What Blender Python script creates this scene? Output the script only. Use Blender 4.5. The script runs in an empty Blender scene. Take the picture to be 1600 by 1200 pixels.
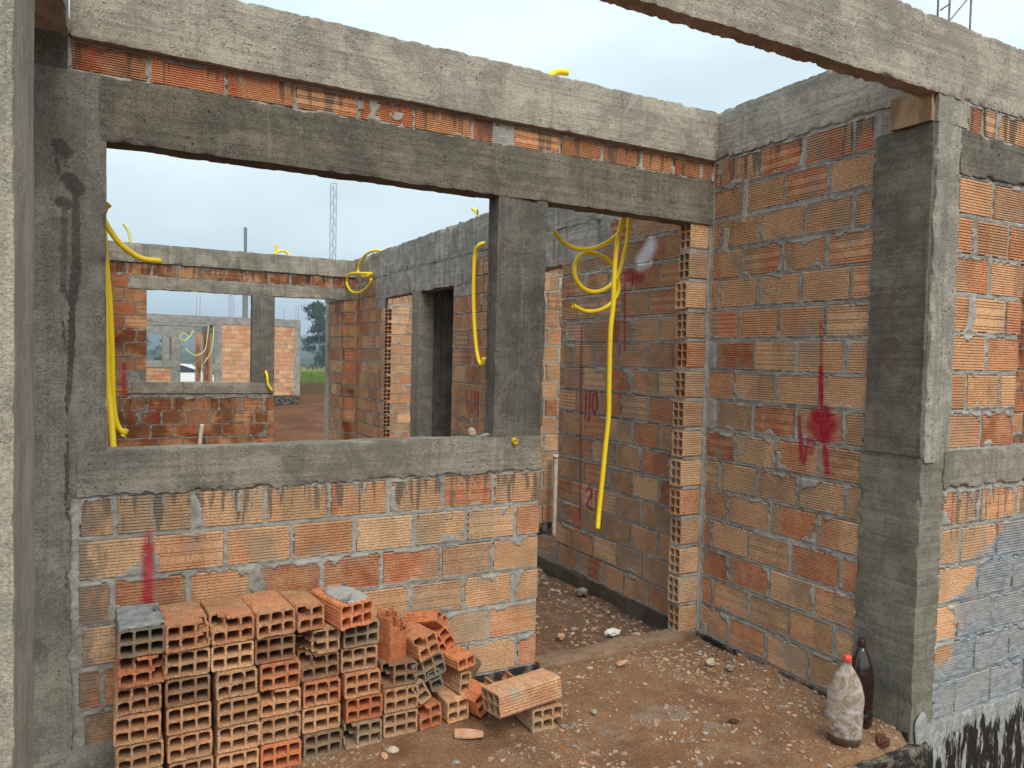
import bpy, math, random
import numpy as np
from mathutils import Vector, Matrix

random.seed(7); RNG = np.random.default_rng(7)
S = bpy.context.scene
COL = S.collection

# ------------------------------------------------------------------ camera
CAM = np.array([-2.7764, -2.9821, 1.4345]); YAW, PITCH, ROLL = .4951, -.0354, .0231
f_ = np.array([math.sin(YAW)*math.cos(PITCH), math.cos(YAW)*math.cos(PITCH), math.sin(PITCH)])
r_ = np.array([math.cos(YAW), -math.sin(YAW), 0.]); u_ = np.cross(r_, f_)
r2 = r_*math.cos(ROLL)+u_*math.sin(ROLL); u2 = -r_*math.sin(ROLL)+u_*math.cos(ROLL)
cd = bpy.data.cameras.new('camera'); cam = bpy.data.objects.new('camera', cd); COL.objects.link(cam)
cam.matrix_world = Matrix(((r2[0], u2[0], -f_[0], CAM[0]), (r2[1], u2[1], -f_[1], CAM[1]), (r2[2], u2[2], -f_[2], CAM[2]), (0, 0, 0, 1)))
cd.sensor_width = 36; cd.lens = 1170.0/1600*36; cd.clip_start = .05; cd.clip_end = 6000
S.camera = cam

# ------------------------------------------------------------------ world, sun, exposure
S.view_settings.view_transform = 'Standard'; S.view_settings.look = 'None'
S.view_settings.gamma = 1; S.view_settings.use_curve_mapping = False
S.view_settings.exposure = 1.36
W = bpy.data.worlds.new('World'); S.world = W; W.use_nodes = True
nt = W.node_tree; nt.nodes.clear()
SUN_EL, SUN_AZ = math.radians(50), math.radians(184)      # azimuth clockwise from +y
def wn(t, **k):
    n = nt.nodes.new(t)
    for a, b in k.items(): setattr(n, a, b)
    return n
out = wn('ShaderNodeOutputWorld'); bg = wn('ShaderNodeBackground'); nt.links.new(bg.outputs[0], out.inputs[0])
sky = wn('ShaderNodeTexSky', sky_type='NISHITA', sun_disc=False, sun_elevation=SUN_EL, sun_rotation=SUN_AZ, air_density=1.5, dust_density=3.0)
sk = wn('ShaderNodeVectorMath', operation='SCALE'); nt.links.new(sky.outputs[0], sk.inputs[0]); sk.inputs['Scale'].default_value = 0.6
tc = wn('ShaderNodeTexCoord'); mp = wn('ShaderNodeMapping'); mp.inputs['Scale'].default_value = (1, 1, 2.6)
nt.links.new(tc.outputs['Generated'], mp.inputs[0])
nz = wn('ShaderNodeTexNoise'); nz.inputs['Scale'].default_value = 2.6; nz.inputs['Detail'].default_value = 6; nz.inputs['Roughness'].default_value = .48
nt.links.new(mp.outputs[0], nz.inputs[0])
cr = wn('ShaderNodeValToRGB'); e = cr.color_ramp.elements
e[0].position = .36; e[0].color = (2.9, 3.5, 3.75, 1); e[1].position = .66; e[1].color = (4.15, 4.6, 4.8, 1)
m_ = e = cr.color_ramp.elements.new(.5); m_.color = (3.4, 4.0, 4.25, 1)
nt.links.new(nz.outputs[0], cr.inputs[0])
mx = wn('ShaderNodeMix', data_type='RGBA'); mx.inputs[0].default_value = .9
nt.links.new(sk.outputs[0], mx.inputs[6]); nt.links.new(cr.outputs[0], mx.inputs[7]); nt.links.new(mx.outputs[2], bg.inputs[0])
bg.inputs[1].default_value = 0.108
sd = bpy.data.lights.new('sun', 'SUN'); sun = bpy.data.objects.new('sun', sd); COL.objects.link(sun)
sd.energy = 1.3; sd.angle = math.radians(38); sd.color = (1.0, .94, .80)
sun.rotation_euler = Vector((math.sin(SUN_AZ)*math.cos(SUN_EL), math.cos(SUN_AZ)*math.cos(SUN_EL), math.sin(SUN_EL))).to_track_quat('Z', 'Y').to_euler()
sun.location = (-2, -8, 9)

# ------------------------------------------------------------------ noise helpers (numpy)
def _h(ix, iy, iz, s):
    h = (ix*374761393 + iy*668265263 + iz*2147483647 + s*1274126177) & 0xFFFFFFFF
    h = ((h ^ (h >> 13))*1103515245) & 0xFFFFFFFF; h = ((h ^ (h >> 15))*2654435761) & 0xFFFFFFFF
    return ((h ^ (h >> 16)) & 0xFFFF)/32767.5 - 1
def vn(P, f=1., s=0):
    P = np.asarray(P, float)*f; I = np.floor(P).astype(np.int64); F = P-I; F = F*F*(3-2*F); r = 0
    for a in (0, 1):
        for b in (0, 1):
            for c in (0, 1):
                w = (F[:, 0] if a else 1-F[:, 0])*(F[:, 1] if b else 1-F[:, 1])*(F[:, 2] if c else 1-F[:, 2])
                r = r + w*_h(I[:, 0]+a, I[:, 1]+b, I[:, 2]+c, s)
    return r
def fbm(P, f=1., s=0, o=3):
    r = 0; a = 1.; t = 0
    for i in range(o): r = r + a*vn(P, f*2**i, s+i*17); t += a; a *= .5
    return r/t

# ------------------------------------------------------------------ mesh / object helpers
def mesh_np(name, V, Q, mat=None, smooth=False, midx=None):
    V = np.asarray(V, np.float32); Q = np.asarray(Q, np.int32); k = Q.shape[1]
    me = bpy.data.meshes.new(name); me.vertices.add(len(V)); me.vertices.foreach_set('co', V.ravel())
    me.loops.add(Q.size); me.loops.foreach_set('vertex_index', Q.ravel())
    me.polygons.add(len(Q)); me.polygons.foreach_set('loop_start', np.arange(0, Q.size, k, dtype=np.int32))
    me.polygons.foreach_set('loop_total', np.full(len(Q), k, np.int32))
    me.polygons.foreach_set('use_smooth', np.full(len(Q), smooth))
    if mat:
        for m in (mat if isinstance(mat, (list, tuple)) else [mat]): me.materials.append(m)
    if midx is not None: me.polygons.foreach_set('material_index', np.asarray(midx, np.int32))
    me.update(calc_edges=True); me.validate(); return me
class MB:
    def __init__(s): s.v = []; s.f = []
    def add(s, V, F):
        o = len(s.v); s.v += [tuple(map(float, p)) for p in V]; s.f += [tuple(i+o for i in q) for q in F]
    def box(s, a, b, M=None):
        (x0, y0, z0), (x1, y1, z1) = a, b
        V = [(x0, y0, z0), (x1, y0, z0), (x1, y1, z0), (x0, y1, z0), (x0, y0, z1), (x1, y0, z1), (x1, y1, z1), (x0, y1, z1)]
        if M: V = [M @ Vector(p) for p in V]
        s.add(V, [(0, 3, 2, 1), (4, 5, 6, 7), (0, 1, 5, 4), (1, 2, 6, 5), (2, 3, 7, 6), (3, 0, 4, 7)])
    def bar(s, p, q, r, n=5):
        p, q = Vector(p), Vector(q); d = (q-p).normalized(); a = d.orthogonal().normalized(); b = d.cross(a)
        V = [c+(a*math.cos(2*math.pi*i/n)+b*math.sin(2*math.pi*i/n))*r for c in (p, q) for i in range(n)]
        s.add(V, [(i, (i+1) % n, n+(i+1) % n, n+i) for i in range(n)]+[tuple(range(n))[::-1], tuple(range(n, 2*n))])
    def mesh(s, name, mat, smooth=False):
        me = bpy.data.meshes.new(name); me.from_pydata(s.v, [], s.f); me.materials.append(mat)
        if smooth: me.polygons.foreach_set('use_smooth', [True]*len(me.polygons))
        me.update(); return me
def link(name, me, parent=None, loc=(0, 0, 0), rot=(0, 0, 0), scale=None):
    o = bpy.data.objects.new(name, me); COL.objects.link(o)
    if parent: o.parent = parent
    o.location = loc; o.rotation_euler = rot
    if scale: o.scale = scale
    return o
def tag(o, label=None, cat=None, group=None, kind=None):
    if label: o['label'] = label
    if cat: o['category'] = cat
    if group: o['group'] = group
    if kind: o['kind'] = kind
    return o
def empty(name, loc=(0, 0, 0), rot=(0, 0, 0), **k): return tag(link(name, None, None, loc, rot), **k)

def rough_box(name, a, b, cell, amp, mat, seed=0, chip=0., fr=9., ragged=None):
    """box of fine cells, pushed about by noise; ragged=(axis,side,amount): that face wanders like an unshuttered edge"""
    a = np.array(a, float); b = np.array(b, float); n = np.maximum(2, np.ceil((b-a)/cell).astype(int)); VV = []; QQ = []; o = 0
    for ax in range(3):
        u, v = [(1, 2), (2, 0), (0, 1)][ax]
        for side in (0, 1):
            U, V = np.meshgrid(np.arange(n[u]+1), np.arange(n[v]+1), indexing='ij')
            P = np.zeros((U.size, 3), np.int64); P[:, u] = U.ravel(); P[:, v] = V.ravel(); P[:, ax] = side*n[ax]
            i = np.arange(U.size).reshape(U.shape); q = np.stack([i[:-1, :-1], i[1:, :-1], i[1:, 1:], i[:-1, 1:]], -1).reshape(-1, 4)
            if not side: q = q[:, ::-1]
            VV.append(P); QQ.append(q+o); o += len(P)
    P = np.concatenate(VV); Q = np.concatenate(QQ)
    key = (P[:, 0]*100003+P[:, 1])*100003+P[:, 2]
    _, first, inv = np.unique(key, return_index=True, return_inverse=True); P = P[first]; Q = inv.reshape(-1)[Q]
    X = a+(b-a)*P/n; mid = (a+b)/2
    lo = P == 0; hi = P == n
    D = np.stack([fbm(X, fr, seed+3*k, 4) for k in range(3)], 1)*amp
    out_ = hi.astype(float)-lo.astype(float)
    ne = (np.abs(out_).sum(1) >= 2)
    c = np.maximum(0, fbm(X, 22, seed+50, 3)-.08)*2.2*chip + .45*chip*np.maximum(0, fbm(X, 90, seed+60, 2))
    D -= out_*(c*ne)[:, None]
    if ragged:
        ax, side, am = ragged; m = (hi if side else lo)[:, ax]
        Y = X.copy(); Y[:, ax] = 0
        D[m, ax] += (.55*fbm(Y, 11, seed+90, 3)[m]+.6*fbm(Y, 60, seed+95, 3)[m])*am
    me = mesh_np(name, X+D, Q, mat, True)
    ed = np.empty(len(me.edges)*2, np.int32); me.edges.foreach_get('vertices', ed); ed = ed.reshape(-1, 2); same = np.zeros(len(ed), int)
    for k in range(3): same += (lo[ed[:, 0], k] & lo[ed[:, 1], k]) | (hi[ed[:, 0], k] & hi[ed[:, 1], k])
    at = me.attributes.new('sharp_edge', 'BOOLEAN', 'EDGE'); at.data.foreach_set('value', same >= 2)
    return me

# ------------------------------------------------------------------ node material helper
class NM:
    def __init__(s, name, rough=.9, spec=.25):
        s.m = bpy.data.materials.new(name); s.m.use_nodes = True; s.t = s.m.node_tree; s.t.nodes.clear()
        s.o = s.t.nodes.new('ShaderNodeOutputMaterial'); s.b = s.t.nodes.new('ShaderNodeBsdfPrincipled')
        s.t.links.new(s.b.outputs[0], s.o.inputs[0]); s.b.inputs['Roughness'].default_value = rough
        s.b.inputs['Specular IOR Level'].default_value = spec
    def n(s, t, **k):
        x = s.t.nodes.new(t)
        for a, b in k.items(): setattr(x, a, b)
        return x
    def l(s, a, b): s.t.links.new(a, b)
    def set(s, inp, v):
        if isinstance(v, bpy.types.NodeSocket): s.l(v, inp)
        else: inp.default_value = v
    def pos(s): return s.n('ShaderNodeNewGeometry').outputs['Position']
    def obj(s): return s.n('ShaderNodeTexCoord').outputs['Object']
    def rnd(s): return s.n('ShaderNodeObjectInfo').outputs['Random']
    def math(s, op, a, b=0., c=None, clamp=False):
        x = s.n('ShaderNodeMath', operation=op, use_clamp=clamp); s.set(x.inputs[0], a); s.set(x.inputs[1], b)
        if c is not None: s.set(x.inputs[2], c)
        return x.outputs[0]
    def vm(s, op, a, b=(0, 0, 0)):
        x = s.n('ShaderNodeVectorMath', operation=op); s.set(x.inputs[0], a)
        if op == 'SCALE': s.set(x.inputs['Scale'], b)
        else: s.set(x.inputs[1], b)
        return x.outputs['Value'] if op in ('LENGTH', 'DOT_PRODUCT', 'DISTANCE') else x.outputs[0]
    def noise(s, p, sc, det=3, ro=.55, stretch=None, dis=0.):
        if stretch: p = s.vm('MULTIPLY', p, stretch)
        x = s.n('ShaderNodeTexNoise'); s.l(p, x.inputs['Vector']); x.inputs['Scale'].default_value = sc
        x.inputs['Detail'].default_value = det; x.inputs['Roughness'].default_value = ro; x.inputs['Distortion'].default_value = dis
        return x.outputs[0]
    def vor(s, p, sc, feat='F1'):
        x = s.n('ShaderNodeTexVoronoi', feature=feat); s.l(p, x.inputs['Vector']); x.inputs['Scale'].default_value = sc; return x
    def ramp(s, v, lo, hi, a=0., b=1.):
        x = s.n('ShaderNodeMapRange', interpolation_type='SMOOTHSTEP'); s.set(x.inputs[0], v)
        for i, q in enumerate((lo, hi, a, b)): s.set(x.inputs[1+i], q)
        return x.outputs[0]
    def mix(s, f, a, b, mode='MIX'):
        x = s.n('ShaderNodeMix', data_type='RGBA', blend_type=mode); s.set(x.inputs[0], f)
        for i, c in ((6, a), (7, b)):
            if isinstance(c, tuple) and len(c) == 3: c = (*c, 1)
            s.set(x.inputs[i], c)
        return x.outputs[2]
    def sep(s, p):
        x = s.n('ShaderNodeSeparateXYZ'); s.l(p, x.inputs[0]); return x.outputs
    def comb(s, x, y, z):
        n = s.n('ShaderNodeCombineXYZ')
        for i, v in enumerate((x, y, z)): s.set(n.inputs[i], v)
        return n.outputs[0]
    def cramp(s, v, stops, const=False):
        x = s.n('ShaderNodeValToRGB'); s.l(v, x.inputs[0]); e = x.color_ramp.elements
        if const: x.color_ramp.interpolation = 'CONSTANT'
        while len(e) < len(stops): e.new(.5)
        for k, (p, c) in zip(e, stops): k.position = p; k.color = (*c, 1)
        return x.outputs[0]
    def bump(s, h, dist, strength=1., prev=None):
        x = s.n('ShaderNodeBump'); s.l(h, x.inputs['Height']); x.inputs['Distance'].default_value = dist; x.inputs['Strength'].default_value = strength
        if prev: s.l(prev, x.inputs['Normal'])
        return x.outputs[0]
    def fin(s, col, nrm=None, rough=None):
        s.set(s.b.inputs['Base Color'], (*col, 1) if isinstance(col, tuple) and len(col) == 3 else col)
        if nrm: s.l(nrm, s.b.inputs['Normal'])
        if rough is not None: s.set(s.b.inputs['Roughness'], rough)
        return s.m

# spray-painted marks: world-space strokes (A, B, radius, strength)
PAINT_A = [((-2.647, 0, .765), (-2.646, 0, .70), .017, .55), ((-2.647, 0, .72), (-2.646, 0, .45), .019, .85)]
PAINT_E = [((-2.619, 6.4, 1.26), (-2.618, 6.4, .93), .022, .8)]
PAINT_X = [
 # right wall: line, filled blob, runs
 ((0, -.705, 1.62), (0, -.715, 1.40), .010, .6), ((0, -.712, 1.42), (0, -.729, 1.12), .013, 1.), ((0, -.70, 1.20), (0, -.765, 1.17), .040, 1.),
 ((0, -.745, 1.215), (0, -.745, 1.12), .040, 1.), ((0, -.675, 1.16), (0, -.72, 1.12), .030, .9), ((0, -.602, 1.19), (0, -.626, 1.0), .012, .9),
 ((0, -.66, 1.10), (0, -.638, .99), .012, .85), ((0, -.685, 1.10), (0, -.675, 1.04), .014, .7), ((0, -.746, 1.10), (0, -.768, .965), .015, .9),
 # wall behind the doorway: two plumb lines, 110, 20
 ((0, .742, 1.97), (0, .723, 1.50), .011, .75), ((0, .70, 1.95), (0, .585, 1.93), .040, .8), ((0, 1.205, 1.63), (0, 1.162, .37), .012, .75),
 ((0, 1.128, 1.215), (0, 1.130, 1.05), .010, .9), ((0, 1.083, 1.225), (0, 1.086, 1.03), .010, .9),
 ((0, 1.040, 1.215), (0, 1.055, 1.13), .010, .9), ((0, 1.040, 1.215), (0, 1.010, 1.215), .010, .9), ((0, 1.010, 1.215), (0, .996, 1.13), .010, .9),
 ((0, 1.055, 1.13), (0, 1.03, 1.075), .010, .9), ((0, 1.03, 1.075), (0, .996, 1.13), .010, .9),
 ((0, 1.10, .565), (0, 1.06, .60), .012, .8), ((0, 1.06, .60), (0, 1.03, .56), .012, .8), ((0, 1.03, .56), (0, 1.09, .47), .012, .8), ((0, 1.09, .47), (0, 1.02, .46), .014, .7),
 ((0, .985, .58), (0, .94, .58), .014, .7), ((0, .94, .58), (0, .925, .49), .015, .8), ((0, .985, .57), (0, .98, .48), .013, .7), ((0, .98, .48), (0, .94, .45), .014, .6),
 # living room wall
 ((0, 2.995, 1.87), (0, 2.935, .90), .012, .55), ((0, 2.89, 1.13), (0, 2.885, .95), .016, .7), ((0, 2.83, 1.13), (0, 2.82, .98), .018, .8), ((0, 2.77, 1.12), (0, 2.76, .94), .020, .8),
 ((0, 5.42, 1.24), (0, 5.40, 1.07), .035, .5), ((0, 5.55, 1.2), (0, 5.52, .8), .018, .4), ((0, 3.0, 1.13), (0, 2.99, .98), .014, .6)]
WHITE_X = [((0, .585, 2.02), (0, .50, 2.10), .042, 1.), ((0, .60, 1.985), (0, .50, 2.0), .016, .7)]
def paint(m, col, strokes, color, soft=1.0, crisp=.45):
    if not strokes: return col
    P = m.pos(); nz = m.noise(P, 60, 3, .7); tot = None
    P = m.vm('ADD', P, m.vm('SCALE', m.vm('SUBTRACT', m.comb(nz, nz, nz), (.5, .5, .5)), .006 if crisp < .6 else .02))
    for A, B, r, st in strokes:
        A = Vector(A); d = Vector(B)-A; AP = m.vm('SUBTRACT', P, tuple(A))
        t = m.math('DIVIDE', m.vm('DOT_PRODUCT', AP, tuple(d)), max(d.length_squared, 1e-6), clamp=True)
        dist = m.vm('DISTANCE', AP, m.vm('SCALE', tuple(d), t))
        k = m.ramp(dist, r*crisp, r*1.55*soft, st, 0.)
        tot = k if tot is None else m.math('MAXIMUM', tot, k)
    tot = m.math('MULTIPLY', tot, m.ramp(nz, .28, .6, .72, 1.))
    return m.mix(tot, col, color)
def painted(m, col, zone):
    if zone == 'A': return paint(m, col, PAINT_A, (.42, .012, .03))
    if zone == 'E': return paint(m, col, PAINT_E, (.42, .012, .03))
    if zone == 'X': return paint(m, paint(m, col, PAINT_X, (.40, .012, .035)), WHITE_X, (.85, .87, .9), 1.3)
    return col

BRICKS = [(0., (.61, .355, .205)), (.17, (.58, .255, .14)), (.30, (.67, .41, .245)), (.44, (.54, .205, .105)), (.55, (.46, .275, .165)), (.66, (.63, .32, .18)), (.80, (.70, .455, .285)), (.92, (.43, .16, .085))]
SPILL = [((-2.925, 0, 2.115), (-2.905, 0, 2.095), .022, .9), ((-2.935, 0, 2.085), (-2.925, 0, 2.02), .006, .8), ((-2.895, 0, 2.005), (-2.872, 0, 1.975), .024, .95), ((-2.915, 0, 1.925), (-2.905, 0, 1.92), .020, .85),
 ((-2.908, 0, 1.90), (-2.912, 0, 1.62), .010, .6), ((-2.876, 0, 1.95), (-2.872, 0, 1.72), .012, .8), ((-2.872, 0, 1.72), (-2.884, 0, 1.59), .015, .9), ((-2.912, 0, 1.64), (-2.888, 0, 1.57), .008, .8), ((-2.915, 0, 1.57), (-2.905, 0, 1.42), .005, .8),
 ((-2.884, 0, 1.59), (-2.888, 0, 1.40), .011, .95), ((-2.888, 0, 1.40), (-2.898, 0, 1.24), .009, .9), ((-2.898, 0, 1.24), (-2.901, 0, .75), .0065, .9), ((-2.901, 0, .75), (-2.902, 0, .52), .005, .8)]
def washed(m, c, P):
    s_ = m.sep(P); lim = m.ramp(s_[0], .10, .62, .30, .80)
    e = m.math('ADD', m.math('MULTIPLY', m.math('SUBTRACT', m.noise(P, 5.5, 4, .6), .5), .75), m.math('MULTIPLY', m.math('SUBTRACT', m.noise(P, 1, 4, .75, (60, 60, 26)), .5), .45))
    k = m.ramp(m.math('SUBTRACT', m.math('ADD', lim, e), s_[2]), -.02, .05)
    g = m.noise(P, 1, 4, .7, (22, 22, 70)); gc = m.mix(m.ramp(g, .35, .65), (.185, .21, .24), (.33, .35, .375)); gc = m.mix(m.ramp(m.noise(P, 4, 3), .45, .65, 0, .6), gc, (.30, .29, .27))
    return m.mix(k, c, gc)
def brick_mat(name, zone='', drip=None, wet=0., film=.35, tint=(1, 1, 1), local=False, dirt=.0, wash=False, caked=None):
    m = NM(name, .92, .15); P = m.pos(); r = m.rnd(); ob = m.obj()
    base = m.cramp(r, BRICKS, True)
    r2 = m.math('FRACT', m.math('MULTIPLY', r, 7.31)); r3 = m.math('FRACT', m.math('MULTIPLY', r, 31.7))
    o = m.sep(ob)
    # kiln stacking zones: part of the face fired another colour, with a straight edge
    alt = m.cramp(r2, [(0., (.38, .25, .155)), (.25, (.62, .39, .235)), (.5, (.55, .235, .13)), (.75, (.42, .31, .21))], True)
    edge = m.math('ADD', m.math('MULTIPLY', r3, 1.5), -.25)
    if local: edge = m.math('MULTIPLY', edge, .24)
    side = m.ramp(m.math('SUBTRACT', o[1 if local else 0], m.math('ADD', edge, m.math('MULTIPLY', m.noise(P, 25, 2), .02))), -.02, .02)
    flip = m.math('GREATER_THAN', r2, .5)
    side = m.math('ABSOLUTE', m.math('SUBTRACT', side, flip))
    c = m.mix(m.math('MULTIPLY', side, .65), base, alt)
    n1 = m.noise(P, 14, 4, .6); n2 = m.noise(P, 120, 3, .7)
    c = m.mix(m.ramp(n1, .35, .7, 0, .45), c, (.66, .46, .27), 'MIX')
    c = m.mix(m.ramp(m.noise(P, 5, 5, .65), .42, .68, 0, .4), c, (.60, .50, .44), 'MULTIPLY')
    c = m.mix(.55, c, m.mix(m.ramp(n2, .3, .7), (.38, .35, .31), (1.35, 1.32, 1.28)), 'MULTIPLY')
    # grey film of cement slurry
    fl = m.math('MULTIPLY', m.ramp(m.noise(P, 5.5, 5, .62), .50, .66), film)
    c = m.mix(fl, c, (.30, .265, .205))
    hair = m.math('MULTIPLY', m.ramp(m.noise(P, 30, 2, .5), .68, .74), .6); c = m.mix(hair, c, (.30, .28, .25))
    # small black specks and pits
    v = m.vor(P, 95); sp = m.math('MULTIPLY', m.ramp(v.outputs['Distance'], .10, .05), m.math('GREATER_THAN', m.noise(P, 9, 1), .56))
    c = m.mix(m.math('MULTIPLY', sp, .7), c, (.10, .055, .035))
    if drip:   # cement water that ran down from the beam above: (top z, length, amount)
        z = m.sep(P)[2]
        for zt, ln, am in drip:
            st = m.noise(P, 1, 3, .6, (30, 30, 2.2)); d = m.math('SUBTRACT', zt, z)
            rl = m.ramp(m.noise(P, 1, 2, .6, (14, 14, .1)), .35, .65, .15, 1.25)
            reach = m.math('MULTIPLY', m.math('MULTIPLY', m.ramp(st, .48, .56), ln), rl)
            k = m.math('MULTIPLY', m.ramp(m.math('SUBTRACT', reach, d), -.01, .02), m.math('GREATER_THAN', d, -.02))
            c = m.mix(m.math('MULTIPLY', k, am), c, (.15, .135, .115))
    if wash: c = washed(m, c, P)
    if caked:   # cement slopped over the bricks beside a cast column: (axis, edge, side)
        e = m.math('SUBTRACT', m.sep(P)[caked[0]], caked[1]); e = m.math('MULTIPLY', e, caked[2])
        e = m.math('ADD', e, m.math('MULTIPLY', m.math('SUBTRACT', m.noise(P, 1, 5, .7, (22, 22, 9)), .5), .38))
        c = m.mix(m.ramp(e, .03, -.05, 0, .72), c, (.18, .16, .135))
    if wet: c = m.mix(m.math('MULTIPLY', m.ramp(m.noise(P, 3.2, 3), .45, .6), wet), c, (.42, .30, .25), 'MULTIPLY')
    if dirt: c = m.mix(m.math('MULTIPLY', m.ramp(m.noise(ob, 22, 4, .65), .45, .62), dirt), c, (.28, .15, .08))
    if tint != (1, 1, 1): c = m.mix(1., c, tint, 'MULTIPLY')
    c = painted(m, c, zone)
    b = m.bump(n2, .003, .9); b = m.bump(m.noise(P, 45, 4, .6), .004, .6, b)
    return m.fin(c, b)
def mortar_mat(name, zone='', col=(.38, .365, .335), dark=(.23, .22, .20), wash=False):
    m = NM(name, .95, .1); P = m.pos()
    c = m.mix(m.ramp(m.noise(P, 3.0, 4), .35, .65), dark, col)
    c = m.mix(m.ramp(m.noise(P, 26, 4, .65), .35, .7, 0, .6), c, (.47, .455, .425))
    c = m.mix(m.ramp(m.noise(P, 160, 2, .7), .45, .75, 0, .5), c, (.14, .13, .12))
    if wash: c = washed(m, c, P)
    c = painted(m, c, zone)
    b = m.bump(m.noise(P, 150, 3, .7), .003, .9); b = m.bump(m.noise(P, 40, 4, .6), .008, .7, b)
    return m.fin(c, b)
def concrete_mat(name, light=(.36, .335, .29), dark=(.22, .205, .175), wet=0., board='x', streak=.35, pit=.6, rust=0., seed=0., scrape=0., spill=False):
    m = NM(name, .88, .2); P = m.vm('ADD', m.pos(), (seed, seed*.7, 0))
    big = m.noise(P, 1.7, 5, .6, dis=.4); med = m.noise(P, 9, 5, .65)
    c = m.mix(m.ramp(big, .34, .66), dark, light)
    c = m.mix(m.ramp(med, .3, .72, 0, .55), c, tuple(min(1, v*1.25) for v in light))
    # board marks along the member
    sx = {'x': (1.2, 1.2, 60), 'y': (60, 1.2, 60), 'z': (50, 50, .8)}[board]
    if board == 'y': sx = (1.2, 1.2, 60)
    bd = m.noise(P, 1, 4, .65, sx)
    c = m.mix(m.ramp(bd, .46, .60, 0, .22 if board == 'z' else .38), c, tuple(v*.62 for v in dark))
    st = m.noise(P, 1, 4, .6, (30, 30, .7))
    c = m.mix(m.math('MULTIPLY', m.ramp(st, .52, .68), streak), c, tuple(v*.45 for v in dark))
    st2 = m.noise(P, 1, 3, .6, (44, 44, .9))
    c = m.mix(m.math('MULTIPLY', m.ramp(st2, .6, .72), streak*.6), c, (.52, .50, .46))
    if wet: c = m.mix(m.math('MULTIPLY', m.ramp(m.noise(P, 2.3, 4, .6), .36, .6), wet), c, (.40, .37, .33), 'MULTIPLY')
    if rust: c = m.mix(m.math('MULTIPLY', m.ramp(m.noise(P, 1, 3, .5, (22, 22, .5)), .62, .72), rust), c, (.16, .085, .04))
    if scrape:
        # horizontal trowel / form edge hairlines
        w = m.noise(P, 1, 5, .7, (2.2, 2.2, 26), .8); c = m.mix(m.ramp(m.math('ABSOLUTE', m.math('SUBTRACT', w, .5)), .012, 0., 0, scrape), c, (.08, .075, .065))
    v = m.vor(P, 62); gate = m.ramp(m.noise(P, 6, 3), .5, .62)
    p1 = m.math('MULTIPLY', m.ramp(v.outputs['Distance'], .22, .08), gate)
    v2 = m.vor(P, 26); p2 = m.math('MULTIPLY', m.ramp(v2.outputs['Distance'], .13, .05), m.ramp(m.noise(P, 3, 2), .48, .58))
    pits = m.math('MAXIMUM', p1, p2)
    c = m.mix(m.math('MULTIPLY', pits, min(1, pit*.9)), c, tuple(v*.35 for v in dark))
    g = m.noise(P, 170, 4, .75); c = m.mix(m.ramp(g, .50, .64, 0, .55), c, tuple(v*.5 for v in dark)); c = m.mix(m.ramp(g, .48, .36, 0, .40), c, tuple(min(1, v*1.45) for v in light))
    mg = m.noise(P, 48, 5, .75); c = m.mix(m.ramp(mg, .52, .66, 0, .38), c, tuple(v*.55 for v in dark))
    b = m.bump(g, .005, .9); b = m.bump(mg, .008, .6, b); b = m.bump(m.math('SUBTRACT', 1., pits), .008, pit, b); b = m.bump(bd, .004, .5, b); b = m.bump(med, .012, .5, b)
    pk = m.noise(P, 5.2, 6, .68, dis=.6); c = m.mix(m.ramp(pk, .515, .545, 0, .34), c, tuple(v*.60 for v in dark))
    c = m.mix(m.ramp(pk, .44, .40, 0, .25), c, tuple(min(1, v*1.35) for v in light))
    v3 = m.vor(P, 140); p3 = m.math('MULTIPLY', m.ramp(v3.outputs['Distance'], .30, .12), m.ramp(m.noise(P, 12, 3), .45, .6)); c = m.mix(m.math('MULTIPLY', p3, .75), c, tuple(v*.28 for v in dark))
    if spill: c = paint(m, c, SPILL, (.070, .065, .055), .78, .85)
    return m.fin(c, b, m.ramp(med, .3, .7, .8, .95))

M = {}
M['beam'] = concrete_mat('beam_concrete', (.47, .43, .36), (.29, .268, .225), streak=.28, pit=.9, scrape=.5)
M['beam2'] = concrete_mat('beam_concrete_side', (.47, .435, .37), (.30, .28, .24), streak=.2, pit=.6, seed=4, scrape=.9)
M['porch'] = concrete_mat('porch_beam_concrete', (.46, .42, .35), (.31, .285, .24), streak=.18, pit=.8, seed=9, scrape=.4)
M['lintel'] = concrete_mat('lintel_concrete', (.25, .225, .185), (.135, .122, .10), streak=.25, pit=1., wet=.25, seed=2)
M['sill'] = concrete_mat('sill_concrete', (.35, .32, .265), (.225, .205, .17), streak=.3, pit=.8, seed=6, scrape=.4)
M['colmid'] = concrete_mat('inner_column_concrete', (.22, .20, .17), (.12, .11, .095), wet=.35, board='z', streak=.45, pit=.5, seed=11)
M['colleft'] = concrete_mat('window_column_concrete', (.33, .305, .26), (.20, .185, .155), wet=.3, board='z', streak=.25, pit=.8, seed=13, spill=True)
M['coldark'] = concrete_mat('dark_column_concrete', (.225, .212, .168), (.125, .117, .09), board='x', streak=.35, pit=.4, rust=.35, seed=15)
M['colface'] = concrete_mat('column_face_concrete', (.42, .395, .34), (.25, .235, .20), board='z', streak=.3, pit=1., seed=17)
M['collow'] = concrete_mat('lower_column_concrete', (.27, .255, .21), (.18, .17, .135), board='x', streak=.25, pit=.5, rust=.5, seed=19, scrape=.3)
M['colfore'] = concrete_mat('foreground_column_concrete', (.46, .425, .345), (.34, .315, .255), board='z', streak=.3, pit=.5, seed=21)
M['gbeam'] = concrete_mat('stained_beam_concrete', (.46, .43, .375), (.25, .235, .205), streak=.8, pit=.4, seed=23, scrape=.8)
M['ebeam'] = concrete_mat('back_beam_concrete', (.36, .33, .275), (.20, .185, .155), streak=.5, pit=.4, seed=27, scrape=.7)
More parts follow.
